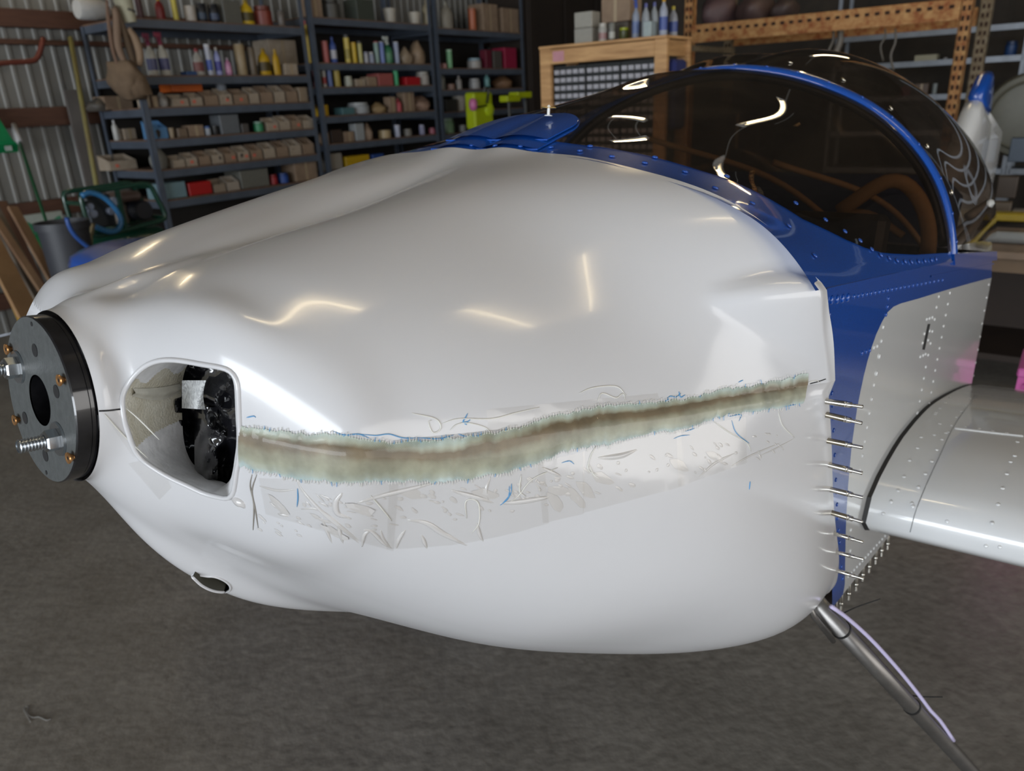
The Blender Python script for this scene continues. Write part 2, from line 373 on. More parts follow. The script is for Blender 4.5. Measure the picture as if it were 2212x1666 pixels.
# --- openings cut in the cowl: the two cheek inlets and the round hole in the chin
INLET = [(264,868),(267,850),(276,832),(288,815),(306,797),(326,785),(348,779),(372,778),(400,781),(440,788),(475,794),(495,801),(508,815),(514,835),(516,870),(518,920),(520,945),(518,985),(512,1015),(508,1045),(503,1066),(492,1077),(470,1074),(440,1066),(405,1050),(370,1034),(340,1017),(315,1000),(297,982),(286,960),(277,935),(268,905)]
CHIN = [(415,1244),(430,1243),(447,1245),(463,1246),(478,1251),(490,1258),(497,1266),(497,1274),(488,1279),(472,1279),(455,1275),(437,1266),(424,1255)]
def inpoly(x, y, P):
    c = False; n = len(P)
    for i in range(n):
        x1, y1 = P[i]; x2, y2 = P[(i+1) % n]
        if (y1 > y) != (y2 > y) and x < (x2-x1)*(y-y1)/(y2-y1)+x1: c = not c
    return c
V = FULL.reshape(-1, 3).copy()
faces = []
for i in range(NS-1):
    for j in range(NTF):
        faces.append((i*NTF+j, i*NTF+(j+1) % NTF, (i+1)*NTF+(j+1) % NTF, (i+1)*NTF+j))
Fa = np.array(faces); cen = V[Fa].mean(1)
def rimloop(poly):
    P = smoothpts(poly, 90, True); H = [cast(BV, p)[0] for p in P]; ok = np.array([h for h in H if h is not None]); ym = ok[:, 1].mean()
    return np.array([h if h is not None else ony(p, ym) for h, p in zip(H, P)])
def cut(poly, mirror):
    loop = rimloop(poly)
    pc = aproj(cen*np.array([1, -1, 1]) if mirror else cen)
    lo, hi = loop.min(0)-.02, loop.max(0)+.02
    c = cen*np.array([1, -1, 1]) if mirror else cen
    box = ((c > lo) & (c < hi)).all(1)
    PP = [tuple(p) for p in smoothpts(poly, 90, True)]
    kill = np.zeros(len(Fa), bool)
    for k in np.where(box)[0]:
        if inpoly(pc[k, 0], pc[k, 1], PP): kill[k] = True
    L = loop*np.array([1, -1, 1]) if mirror else loop
    return kill, L
holes = [cut(INLET, False), cut(INLET, True), cut(CHIN, False)]
dead = np.zeros(len(Fa), bool)
for k_, L in holes: dead |= k_
for k_, L in holes:
    inner = set(Fa[k_].ravel()); keep = set(Fa[~dead].ravel()); bd = list(inner & keep)
    A = L; B = np.roll(L, -1, 0); AB_ = B-A; den = (AB_**2).sum(1)
    for v in bd:
        t = np.clip(((V[v]-A)*AB_).sum(1)/den, 0, 1); Q = A+AB_*t[:, None]; d = ((Q-V[v])**2).sum(1); V[v] = Q[d.argmin()]
jj = Fa[:, 0] % NTF                                                  # theta index: 0 -> -180
thf = -180 + (jj+0.5)*(360.0/NTF)
ii = Fa[:, 0]//NTF
def cowl_mesh(name, sel):
    idx = np.where(sel & ~dead)[0]; used = np.unique(Fa[idx]); re = -np.ones(len(V), int); re[used] = np.arange(len(used))
    me = bpy.data.meshes.new(name); me.from_pydata([tuple(p) for p in V[used]], [], [tuple(r) for r in re[Fa[idx]]])
    me.materials.append(M_WHITE); me.polygons.foreach_set('use_smooth', [True]*len(me.polygons)); me.update(); return me
up_sel = np.abs(thf) < 90
obj('upper_cowl', cowl_mesh('upper_cowl', up_sel), None, plane, label='upper half of the white gelcoat nose cowl')
obj('lower_cowl', cowl_mesh('lower_cowl', ~up_sel), None, plane, label='lower half of the white gelcoat nose cowl with chin scoop')
lower = bpy.data.objects['lower_cowl']; upper = bpy.data.objects['upper_cowl']
# rolled rims of the openings and turned edges of the cowl
for (k_, L), nm in zip(holes, ('inlet_rim', 'inlet_rim', 'outlet_rim')):
    mb = MB(); mb.tube([tuple(p) for p in L], .0024 if nm == 'inlet_rim' else .0016, 10, closed=True); obj(nm, mb, M_WHITE, upper if nm == 'inlet_rim' else lower, True)
def edge_strip(sel_theta, name, parent, off):
    G = []
    for th in sel_theta:
        j = int(round((th+180)/360*NTF)) % NTF; p = FULL[-1, j]; q = FULL[-4, j]; rr = np.array([0, p[1], p[2]]); rr /= np.linalg.norm(rr)
        G.append([p, p-rr*off, q-rr*off])
    mb = MB(); mb.grid(G); obj(name, mb, M_WHITE, parent, True)
edge_strip(np.arange(-90, 90.1, 2), 'trimmed_edge', upper, .004)
edge_strip(list(np.arange(90, 180, 2))+list(np.arange(-180, -90, 2)), 'trimmed_edge', lower, .0035)

# --- inlet duct: wall from the rim back to a ragged edge, then black plastic sheet behind
M_DUCT = mat('bare_grey_duct', (0.86, 0.865, 0.88), 0.35, var=0.1, vscale=60, bump=.1, bscale=120)
M_RESIN = mat('cured_fibreglass', (0.62, 0.57, 0.44), 0.4, coat=.3, color2=(0.80, 0.77, 0.66), vscale=40, bump=.3, bscale=400)
INNER = [(393,880),(392,850),(394,825),(398,806),(403,792),(410,786),(425,787),(440,790),(462,794),(482,797),(498,805),(509,817),(513,835),(515,870),(517,920),(518,945),(516,980),(510,1010),(505,1035),(498,1048),(491,1046),(480,1041),(465,1037),(450,1029),(435,1021),(424,1010),(412,995),(403,975),(397,950),(394,915)]
NR = 240
ringA = castn(BV, smoothpts(INLET, NR, True))
ip = smoothpts(INNER, NR, True)
# align starts by angle, both loops start at their left side
def ringplane(px, x): return np.array([onx(p, x) for p in px])
ringB = ringplane(ip, .118)
G = []
for t in np.linspace(0, 1, 48):
    G.append(list(ringA*(1-t)+ringB*t+np.array([0, -.006*math.sin(t*PI), 0])))
for mir in (1, -1):
    mb = MB(); GG = [[(p[0], p[1]*mir, p[2]) for p in row] for row in G]
    mb.grid(GG, closed=True)
    for fi in range(len(mb.f)):
        c = np.mean([mb.v[k] for k in mb.f[fi]], 0); 
        mb.m[fi] = 1 if (-.036 < c[2] < .024+.006*math.sin(c[0]*160) and abs(c[1]) < .16) else 0
    obj('inlet_duct', mb, [M_DUCT, M_RESIN], upper, True)
# folded fibreglass patch standing proud inside the duct (rounded lower edge)
pp = [(300,857),(330,862),(360,862),(380,850),(388,835),(388,822),(360,828),(330,836),(303,845)]
mb = MB()
def on_duct(px):
    dbv = bvh_of(G, True); return cast(dbv, px)
DB = bvh_of(G, True)
rows = []
for v in np.linspace(0, 1, 7):
    row = []
    for u in np.linspace(0, 1, 16):
        x = 284+u*102; y = (838-10*u+4*math.sin(u*3))*(1-v)+(855+12*math.sin(u*2.6)-14*u**3)*v
        h, n = cast(DB, (x, y))
        if h is None: continue
        row.append(h+n*(.001+.003*math.sin(PI*min(1, v*1.2))))
    if len(row) == 16: rows.append(row)
if len(rows) > 2: mb.grid(rows); obj('resin_fillet', mb, mat('pale_resin', (0.62, 0.60, 0.52), .4, var=.08, vscale=90), upper, True)
# frayed glass cloth hanging over the inner edge
M_CLOTH = mat('loose_glass_cloth', (0.70, 0.72, 0.72), 0.3, color2=(0.45, 0.46, 0.47), vscale=260, detail=0, bump=.5, bscale=500)
bag = thing('plastic_bag', 'crumpled black plastic bag stuffed in the cheek air inlet', 'plastic bag', matrix=AMAT)
M_BAG = mat('black_plastic_film', (0.008, 0.008, 0.01), 0.13, spec=1.0, coat=.6)
def film(u0, u1, v0, v1, nu, nv, fx, name='film', smooth=50):
    rows = []
    for v in np.linspace(0, 1, nv):
        rows.append([tuple(onx((u0+(u1-u0)*u, v0+(v1-v0)*v), fx(u, v)+crk((u0+(u1-u0)*u-380)/70, (v0+(v1-v0)*v-780)/90))) for u in np.linspace(0, 1, nu)])
    mb = MB(); mb.grid(rows); return obj(name, mb, M_BAG, bag, smooth)
tri = lambda t: abs((t % 1.0)*2-1)
from mathutils import noise as mnoise
crk = lambda u, v: .014*abs(mnoise.noise(Vector((u*1.7, v*2.1, .3))))+.004*abs(mnoise.noise(Vector((u*3+v, v*3-u, 1.3))))
film(378, 530, 772, 1062, 46, 60, lambda u, v: .134-.014*tri(u*1.9+.35*v+.12*math.sin(v*7))-.009*tri(v*2.3-u*1.1+.2)*(1-v)-.005*math.sin(u*9+v*4)-.010*math.sin(PI*v))
film(405, 518, 788, 905, 20, 20, lambda u, v: .108-.010*tri(u*.9+v*.8+.3)+.006*v+.012*abs(u-.55)+.03*max(0, .5-u-v*.4)+.04*max(0, v-u*.9-.25), 'fold')
film(420, 470, 880, 1040, 14, 24, lambda u, v: .112-.008*math.sin(PI*u)+.01*(v-.5)**2, 'fold')
mb = MB(); rows = []
for v in np.linspace(0, 1, 14):
    row = []
    for u in np.linspace(0, 1, 14):
        x = 393+u*(52-6*math.sin(v*3)); y = 822+v*60+u*3*v
        row.append(onx((x, y), .097+.006*math.sin(u*5+v*2)+.004*v))
    rows.append(row)
mb.grid(rows); obj('glass_cloth_patch', mb, M_CLOTH, upper, True)
# chin outlet: short dark sleeve behind the hole
Lc = holes[2][1]; cL = Lc.mean(0)
mb = MB(); mb.grid([list(Lc), list(Lc*.0+cL+(Lc-cL)*.97+np.array([.03, -.02, .03])), list(cL+(Lc-cL)*.5+np.array([.05, -.03, .05])), list(np.tile(cL+np.array([.05, -.03, .05]), (len(Lc), 1)))], closed=True)
obj('outlet_sleeve', mb, mat('olive_dark_inside', (0.05, 0.048, 0.035), .7), lower, True)

# --- fibreglass joint strip along the parting line
SU = [(519,922),(560,927),(620,933),(700,940),(760,946),(830,951),(900,949),(980,945),(1050,936),(1120,925),(1180,906),(1250,891),(1330,875),(1420,866),(1500,855),(1580,840),(1660,826),(1745,805)]
SL = [(519,1004),(560,1016),(640,1031),(700,1035),(760,1040),(850,1043),(920,1044),(1000,1036),(1080,1020),(1150,1004),(1200,985),(1300,962),(1400,940),(1480,925),(1560,902),(1640,886),(1734,870)]
random.seed(11)
nU = 420; su = smoothpts(SU, nU); sl = smoothpts(SL, nU)
def rag(n, amp, step=3):
    w_ = [random.uniform(-1, 1) for _ in range(n//step+2)]
    return np.interp(np.arange(n)/step, range(len(w_)), w_)*amp
ru = rag(nU, 3.2)+rag(nU, 4, 22); rl = rag(nU, 3.5)+rag(nU, 5, 25)
rows = []; UV = []
for v in np.linspace(0, 1, 17):
    row = []
    for k_ in range(nU):
        p = su[k_]*(1-v)+sl[k_]*v; p = p+np.array([0, ru[k_]*(1-v)+rl[k_]*v])
        h, n = cast(BV, p)
        if h is None: h, n = cast(BV, p-np.array([3, 0])) 
        row.append(h+n*(.0007+.0022*math.sin(PI*v)**.6) if h is not None else row[-1]); UV.append((k_/nU, v))
    rows.append(row)
mb = MB(); mb.grid(rows)
me = mb.mesh('fibreglass_strip', [None], True); me.materials.clear()
uvl = me.uv_layers.new(name='UVMap'); li = np.zeros(len(me.loops), int); me.loops.foreach_get('vertex_index', li)
uvl.data.foreach_set('uv', np.array(UV)[li].ravel())
m = bpy.data.materials.new('fibreglass_joint'); m.use_nodes = True; nt = m.node_tree; N = nt.nodes; L = nt.links; b = N['Principled BSDF']
b.inputs['Roughness'].default_value = .45; b.inputs['Coat Weight'].default_value = .25
uvn = N.new('ShaderNodeUVMap'); sp = N.new('ShaderNodeSeparateXYZ'); L.new(uvn.outputs[0], sp.inputs[0])
tc = N.new('ShaderNodeTexCoord')
ns = N.new('ShaderNodeTexNoise'); ns.inputs['Scale'].default_value = 16; ns.inputs['Detail'].default_value = 5; L.new(tc.outputs['Object'], ns.inputs['Vector'])
ad = N.new('ShaderNodeMath'); ad.operation = 'MULTIPLY_ADD'; L.new(ns.outputs[0], ad.inputs[0]); ad.inputs[1].default_value = .5; ad.inputs[2].default_value = -.25
a2 = N.new('ShaderNodeMath'); L.new(sp.outputs[1], a2.inputs[0]); L.new(ad.outputs[0], a2.inputs[1])
rp = N.new('ShaderNodeValToRGB'); cr = rp.color_ramp; cr.elements[0].position = 0.0; cr.elements[0].color = (0.47, 0.56, 0.52, 1); cr.elements[1].position = 1.0; cr.elements[1].color = (0.46, 0.55, 0.54, 1)
for po, c in ((.16, (.33, .34, .26, 1)), (.27, (.17, .13, .08, 1)), (.40, (.20, .16, .10, 1)), (.52, (.28, .265, .19, 1)), (.75, (.34, .345, .26, 1)), (.9, (.40, .43, .36, 1))):
    e = cr.elements.new(po); e.color = c
L.new(a2.outputs[0], rp.inputs[0])
n3 = N.new('ShaderNodeTexNoise'); n3.inputs['Scale'].default_value = 45; n3.inputs['Detail'].default_value = 3; L.new(tc.outputs['Object'], n3.inputs['Vector'])
mx = N.new('ShaderNodeMixRGB'); mx.blend_type = 'OVERLAY'; mx.inputs[0].default_value = .6; L.new(rp.outputs[0], mx.inputs[1]); L.new(n3.outputs[0], mx.inputs[2]); L.new(mx.outputs[0], b.inputs['Base Color'])
wv = N.new('ShaderNodeTexWave'); wv.inputs['Scale'].default_value = 330; wv.bands_direction = 'DIAGONAL'; wv.inputs['Distortion'].default_value = 1.5; L.new(tc.outputs['Object'], wv.inputs['Vector'])
bp = N.new('ShaderNodeBump'); bp.inputs['Strength'].default_value = .12; bp.inputs['Distance'].default_value = .002; L.new(wv.outputs[0], bp.inputs['Height']); L.new(bp.outputs[0], b.inputs['Normal'])
me.materials.append(m)
obj('fibreglass_strip', me, None, plane, label='greenish brown fibreglass cloth strip bonded over the cowl joint')
# thin frayed fringe, loose threads, blue smears, resin runs, clear tape
def surf_curve(bv, pts, r, mb, n=None, off=None, taper=False):
    P = castn(bv, smoothpts(pts, n or max(6, 5*len(pts))), (r*.6 if off is None else off))
    if len(P) > 2:
        rr = [r*(1-.7*abs(2*t-1)**3) for t in np.linspace(0, 1, len(P))] if taper else r
        mb.tube([tuple(p) for p in P], rr, 5)
mbw = MB(); mbb = MB(); mbd = MB()
for side, arr, rg, sg in ((0, su, ru, -1), (1, sl, rl, 1)):
    for k_ in range(4, nU-2, 2):
        p = arr[k_]+np.array([0, rg[k_]]); l_ = random.uniform(3, 8); q = p+np.array([random.uniform(-3, 3), sg*l_])
        t_ = mbb if random.random() < (.16 if (side == 0 and 90 < k_ < 190) or k_ > 300 else .07) else mbw
        surf_curve(BV, [p-np.array([0, sg*3]), (p+q)/2+random.uniform(-1, 1), q], .00028, t_, 4, .0011)
blue = [[(720,932),(745,940),(775,938),(800,948)],[(780,938),(812,941),(840,938),(870,946),(905,946)],[(905,946),(950,948),(980,940)],[(1010,893),(1005,903),(1000,912),(1012,910),(1016,904)],[(1000,912),(1008,918)],[(990,938),(1010,944),(1040,941)],[(643,1055),(644,1075),(642,1095)],[(1620,1040),(1618,1058)],[(1100,1050),(1098,1075),(1080,1092)],[(1105,1045),(1102,1068),(1085,1088)],[(1672,882),(1700,877),(1722,872),(1730,858)],[(1675,880),(1705,874)],[(1440,862),(1448,856),(1460,858),(1470,850)],[(1466,846),(1470,858),(1480,853)],[(1435,868),(1445,862)],[(1595,826),(1605,821)],[(1480,932),(1500,926)],[(1455,948),(1470,942),(1490,940)],[(1575,900),(1600,896),(1596,910)],[(533,902),(548,899),(553,902)],[(1580,908),(1590,935),(1618,958)],[(1213,1000),(1230,996),(1240,1003)]]
for c_ in blue: surf_curve(BV, c_, .0006, mbb, taper=True)
thr = [[(890,893),(940,905),(952,925),(935,935),(925,912),(932,908)],[(955,915),(990,905),(1060,905),(1110,893),(1165,880)],[(972,930),(985,918),(1010,914),(1050,925),(1060,945)],[(1090,925),(1105,928),(1102,950),(1100,968)],[(545,1025),(541,1050),(549,1090),(547,1145)],[(555,1025),(545,1060),(552,1100),(558,1140)],[(800,1070),(830,1105),(846,1125)],[(1008,1120),(1005,1085),(1020,1078),(1034,1090),(1034,1130),(1018,1152)],[(1125,1025),(1122,1060),(1135,1072)],[(1205,1010),(1150,1035),(1120,1070),(1100,1085)],[(1290,1025),(1270,1015),(1275,985),(1290,960)],[(1270,1000),(1282,1025),(1295,1034)],[(1540,910),(1575,935),(1610,955),(1622,975)],[(1680,890),(1690,920),(1715,945)],[(1740,828),(1760,822),(1772,826)],[(270,880),(300,905),(345,950)],[(225,893),(262,935),(320,990)],[(1250,850),(1280,838),(1330,835),(1352,855)],[(1290,868),(1300,850),(1330,860),(1345,850),(1350,865)]]
for c_ in thr: surf_curve(BV, c_, .0007, mbd if c_[0][0] < 600 and c_[0][1] > 1000 else mbw, taper=True)
obj('loose_threads', mbw, mat('glass_threads', (0.72, 0.71, 0.66), .4), plane, True, kind='stuff')
obj('blue_smears', mbb, mat('blue_release_film', (0.10, 0.33, 0.62), .4), plane, True, kind='stuff')
obj('dark_threads', mbd, mat('grey_threads', (0.30, 0.28, 0.25), .4), plane, True, kind='stuff')
M_RUN = mat('clear_resin_runs', (0.60, 0.585, 0.575), .12, coat=.5)
mb = MB()
runs = [([(638,1030),(655,1062),(700,1110),(760,1160),(782,1180)], .0022), ([(650,1100),(690,1102),(740,1140),(780,1172)], .0018), ([(695,1118),(705,1145),(718,1176)], .0018), ([(730,1130),(735,1155),(742,1176)], .0020), ([(782,1182),(788,1155),(806,1145)], .0018), ([(785,1145),(805,1150),(830,1175),(850,1187)], .0022), ([(822,1145),(828,1165),(845,1185)], .0016), ([(876,1145),(862,1165),(856,1187)], .002), ([(910,1155),(918,1175),(923,1187)], .002), ([(880,1124),(920,1130),(960,1155),(1015,1182)], .0030), ([(1030,1130),(1036,1155),(1045,1172)], .002), ([(770,1088),(820,1072),(880,1058),(950,1040)], .0026), ([(740,1065),(725,1085),(730,1110),(760,1120)], .003), ([(975,1060),(1030,1075),(1070,1088)], .0025), ([(1080,1088),(1130,1083),(1200,1072)], .003), ([(1170,1010),(1195,1022),(1215,1030)], .002), ([(1510,1030),(1545,1000),(1590,978)], .0016), ([(1575,1010),(1620,985),(1690,955)], .0012), ([(1640,985),(1670,972),(1720,945)], .0010), ([(560,1050),(600,1060),(640,1058)], .0015), ([(500,1080),(520,1088),(530,1100)], .005), ([(1290,990),(1340,985),(1380,970)], .003), ([(600,1110),(615,1113),(625,1116)], .002), ([(1060,1030),(1050,1060),(1056,1090)], .0015)]
for c_, r_ in runs:
    P = castn(BV, smoothpts(c_, 18), -r_*.55)
    if len(P) > 3: mb.tube([tuple(p) for p in P], [r_*(.5+.7*math.sin(PI*t)) for t in np.linspace(0.05, 1, len(P))], 8)
random.seed(5)
for k_ in range(150):                                # flat drips and air bubbles under the tape
    u = random.random(); x = 560+u*1130; yc = 1125-75*(u-.2)-160*max(0, u-.35)**1.1
    y = yc+random.uniform(-60, 25)*(1-.4*u)
    h, n = cast(BV, (x, y))
    if h is None: continue
    a_, b_ = random.uniform(.0012, .0055), random.uniform(.0008, .0022)
    if k_ % 13 == 0: a_, b_ = .014, .005
    t1 = np.cross(n, [0, 0, 1.]); t1 /= np.linalg.norm(t1); t2 = np.cross(n, t1); an = random.uniform(.2, .9); e1 = t1*math.cos(an)+t2*math.sin(an); e2 = np.cross(n, e1)
    ring = [tuple(h+n*.0002+e1*a_*math.cos(w_)*random.uniform(.75, 1.2)+e2*b_*math.sin(w_)*random.uniform(.7, 1.2)) for w_ in np.linspace(0, 2*PI, 11)[:-1]]
    mb.add(ring+[tuple(h+n*.0009)], [(q, (q+1) % 10, 10) for q in range(10)])
obj('resin_runs', mb, M_RUN, plane, True, kind='stuff')
def tape(quad, nu=24, nv=8, off=.0009, wob=.0004):
    (ax, ay), (bx, by), (cx, cy), (dx, dy) = quad; rows = []
    for v in np.linspace(0, 1, nv):
        row = []
        for u in np.linspace(0, 1, nu):
            x = (ax*(1-u)+bx*u)*(1-v)+(dx*(1-u)+cx*u)*v; y = (ay*(1-u)+by*u)*(1-v)+(dy*(1-u)+cy*u)*v
            y += 14*math.sin(PI*u)*v*(1 if bx-ax > 300 else 0)
            h, n = cast(BV, (x, y))
            if h is None: return
            row.append(h+n*(off+wob*math.sin(u*31+v*17)*math.sin(u*13)))
        rows.append(row)
    mb = MB(); mb.grid(rows); obj('clear_tape', mb, M_CLEAR, plane, True)
tape([(560,1032),(860,1046),(850,1190),(575,1110)]); tape([(840,1046),(1175,1000),(1185,1130),(835,1185)]); tape([(1160,1000),(1262,975),(1260,1110),(1172,1130)])
tape([(1258,975),(1470,925),(1478,1050),(1258,1108)]); tape([(1460,930),(1610,900),(1612,1000),(1464,1052)]); tape([(216,886),(262,886),(330,1000),(288,985)], 8, 8, .0012); tape([(278,1000),(345,985),(372,1052),(346,1078)], 8, 8, .0012, .0008)
tape([(1050,885),(1420,850),(1425,868),(1055,935)], 24, 5, .0006)
# parting line and its dark gap at nose and tail ends
mb = MB(); surf_curve(BV, [(214,888),(235,887),(262,884)], .0009, mb, off=.0002); obj('parting_gap', mb, M_DARKIN, plane, True); mb = MB(); surf_curve(BV, [(1750,829),(1765,825),(1783,819)], .0008, mb, off=.0002)
obj('parting_gap', mb, M_DARKIN, plane, True)
# --- propeller spacer with its bolts
RYX = Matrix.Rotation(PI/2, 4, 'Y')          # lathe axis z -> +x
def axl(x, y, z): return Matrix.Translation((x, y, z)) @ RYX
hub = apart('propeller_spacer', MB().lathe([(.0245, 0), (.0785, 0), (.0797, .0012), (.0797, .0130), (.0791, .0134), (.0797, .0138), (.0797, .0182), (.0245, .0182), (.0235, .0175), (.0235, .001)], 96, M=RYX.copy(), cap=False), mat('black_anodised', (0.085, 0.092, 0.092), .42, var=.12, vscale=120, bump=.08, bscale=300), smooth=35, label='black round propeller spacer plate with a centre hole')
for p in hub.data.polygons:                    # the rim is glossy black, the face matt grey
    p.material_index = 0 if abs(p.normal.x) > .9 else 1
hub.data.materials.append(mat('gloss_black_rim', (0.012, 0.012, 0.014), .12, coat=.6, var=.5, vscale=40))
mb = MB(); mb.lathe([(.0235, .016), (.0235, .06)], 32, M=RYX, cap=False); mb.lathe([(.001, .058), (.0235, .058)], 32, M=RYX, cap=False)
apart('shaft_bore', mb, M_DARKIN, hub)
for px in ((75, 757), (121.5, 846), (54, 903), (98, 984)):
    c = onx(px, -.0002); mb = MB(); mb.lathe([(.0062, -.0003), (.0062, .0001)], 20, M=axl(*c)); apart('bolt_hole', mb, M_DARKIN, hub)
for px in ((68, 700), (100, 1021)):
    c = onx(px, -.0002); mb = MB(); mb.lathe([(.0022, -.0002), (.0022, .0001)], 12, M=axl(*c)); apart('pin_hole', mb, M_DARKIN, hub)
for px in ((12.5, 755), (126.5, 822), (30, 908), (146.5, 990)):
    c = onx(px, -.0048); mb = MB(); mb.lathe([(.0012, .0002), (.0021, -.0004), (.0052, -.0004), (.0054, .0006), (.0028, .0038), (.0022, .0045), (.0022, .012)], 20, M=axl(*c)); 
    mb.lathe([(.0021, 0.0006), (.0014, .0006)], 6, mi=1, M=axl(c[0]-.0008, c[1], c[2]))
    apart('screw', mb, [mat('copper_screw', (0.80, 0.42, 0.17), .28, metal=.9), M_DARKIN], hub, 40)
def stud(px, Lb):
    c = onx(px, 0.0)
    mb = MB(); mb.lathe([(.0070, -.0002), (.0158, -.0002), (.0158, -.0022), (.0070, -.0022)], 40, M=axl(*c), cap=False); mb.lathe([(.0165, -.0001), (.0165, .0001)], 40, M=axl(*c))
    apart('washer', mb, M_STEEL, hub, 35)
    mb = MB(); R = .0105; V_ = []
    for x_, r_ in ((-.0023, R), (-.0112, R), (-.0128, R*.86)):
        for q in range(6):
            a_ = PI/6+q*PI/3; V_.append((c[0]+x_, c[1]+r_*math.cos(a_), c[2]+r_*math.sin(a_)))
    mb.add(V_, [(q, (q+1) % 6, 6+(q+1) % 6, 6+q) for q in range(6)]+[(6+q, 6+(q+1) % 6, 12+(q+1) % 6, 12+q) for q in range(6)]+[tuple(range(12, 18))])
    apart('hex_nut', mb, M_STEEL, hub)
    mb = MB(); prof = [(.0058, -.010)]; x_ = -.012; pit = .0027
    while x_ > -Lb+.002:
        prof += [(.0050, x_), (.0065, x_-pit*.42), (.0065, x_-pit*.58), (.0050, x_-pit)]; x_ -= pit
    prof += [(.0058, x_), (.0050, -Lb), (.0001, -Lb)]
    mb.lathe(prof, 24, M=axl(*c), cap=False); apart('threaded_stud', mb, M_STEEL, hub, 30)
stud((127.5, 948), .033); stud((40, 793), .030)


# --- forward deck, windscreen and canopy share one surface
DR = np.array([[0.147, 0.1568, 0.1674, 0.1853, 0.2227, 0.2795, 0.3525, 0.4411, 0.509], [0.2018, 0.2085, 0.2202, 0.2379, 0.2675, 0.3168, 0.3738, 0.437, 0.5094], [0.2541, 0.2536, 0.2609, 0.2781, 0.3064, 0.349, 0.3961, 0.4482, 0.5097], [0.3142, 0.2974, 0.2981, 0.3162, 0.3459, 0.3856, 0.4252, 0.4656, 0.5102], [0.3483, 0.3319, 0.3346, 0.3553, 0.3858, 0.4221, 0.454, 0.4825, 0.5106], [0.3721, 0.3748, 0.3855, 0.4044, 0.431, 0.4587, 0.4815, 0.4971, 0.511], [0.4166, 0.4371, 0.4444, 0.447, 0.4553, 0.4695, 0.4838, 0.4967, 0.5089], [0.4596, 0.4686, 0.4734, 0.4738, 0.4743, 0.4787, 0.4852, 0.492, 0.4989], [0.4687, 0.4699, 0.4708, 0.4713, 0.4742, 0.4795, 0.4814, 0.4815, 0.4805], [0.425, 0.4264, 0.4305, 0.4374, 0.4456, 0.453, 0.4552, 0.4552, 0.4542], [0.3101, 0.3217, 0.3366, 0.3541, 0.3715, 0.3885, 0.4014, 0.4112, 0.4194], [0.1161, 0.1515, 0.1908, 0.2301, 0.2656, 0.2997, 0.3269, 0.3502, 0.3725]])
DTH = np.array([0,12,25,38,50,62,72,81,90.]); DXS = np.array([.61,.75,.9,1.08,1.25,1.4,1.58,1.8,2.05,2.35,2.7,3.1]); DZ = .119
def deckpt(x, th, off=0.0):
    x = np.atleast_1d(x); th = np.atleast_1d(th); out = []
    r = np.einsum('ij,jk,ik->i', spl(DXS, x), DR, spl(DTH, np.abs(th)))+off
    t = np.radians(th); return np.stack([x, r*np.sin(t), DZ+r*np.cos(t)], -1)
thb = np.array([0, 25, 32, 43, 54, 61.5, 66.7, 72.1, 76.6, 80.3, 84.2, 85.7, 86.8, 87.7, 88.2]); xb = np.array([.652, .652, .655, .660, .670, .684, .697, .727, .751, .774, .850, .896, .958, 1.125, 1.385])
def glassbase(th): return np.interp(abs(th), thb, xb)
XBOW = 1.385
def cowlx(th):      # x at which the deck disappears under the cowl
    return np.interp(abs(th), [0, 50, 72, 90], [.588, .590, .595, .600])
ths = np.concatenate([np.linspace(-90, -80, 31), np.linspace(-80, 80, 90)[1:-1], np.linspace(80, 90, 31)])
def loft(x0f, x1f, n, thl, off):
    rows = []
    for th in thl:
        x = np.linspace(x0f(th), x1f(th), n); rows.append([tuple(p) for p in deckpt(x, np.full(n, th), off)])
    return rows
mb = MB(); mb.grid(loft(cowlx, lambda t: glassbase(t) if abs(t) < 88.2 else XBOW, 14, ths, -.0015))
apart('windscreen_skirt', mb, M_BLUE, None, True, label='blue painted skirt between cowl and windscreen')
mb = MB(); mb.grid(loft(lambda t: glassbase(t)-.004, lambda t: XBOW+.006, 40, [t for t in ths if abs(t) <= 88.3], .0005))
apart('windscreen', mb, M_GLASS, None, True)
tc_ = np.linspace(-86.8, 86.8, 90)
mb = MB(); mb.grid(loft(lambda t: 1.418, lambda t: 3.09, 70, tc_, .0015)); apart('canopy', mb, M_GLASS, None, True, label='smoked bubble canopy behind the blue bow')
def bowstrip(xa, xc, off, thk, name, m, lim=88.5):
    mb = MB(); G_ = []
    for th in np.linspace(-lim, lim, 90):
        P = [deckpt(xa, th, off)[0], deckpt(xa, th, off+thk)[0], deckpt((xa+xc)/2, th, off+thk*1.4)[0], deckpt(xc, th, off+thk)[0], deckpt(xc, th, off)[0]]; G_.append([tuple(p) for p in P])
    mb.grid(G_); return apart(name, mb, m, None, True)
bowstrip(1.380, 1.418, -.006, .009, 'canopy_bow', M_BLUE)
mb = MB(); mb.tube([tuple(p) for p in deckpt(np.full(60, 1.398), np.linspace(-87, 87, 60), -.016)], .010, 8); apart('roll_bar', mb, mat('dark_tube', (0.03, 0.03, 0.035), .4), None, True)
# canopy sill frame behind the bow
for s in (1, -1):
    P = [ony(p, .509) for p in ((2058, 548), (2151, 543), (2151, 562), (2060, 573))]
    mb = MB(); mb.add([(p[0], s*(.512), p[2]) for p in P]+[(p[0], s*(.500), p[2]) for p in P], [(0, 1, 2, 3), (7, 6, 5, 4), (0, 4, 5, 1), (3, 2, 6, 7), (0, 3, 7, 4)]); apart('canopy_sill', mb, M_BLUE)
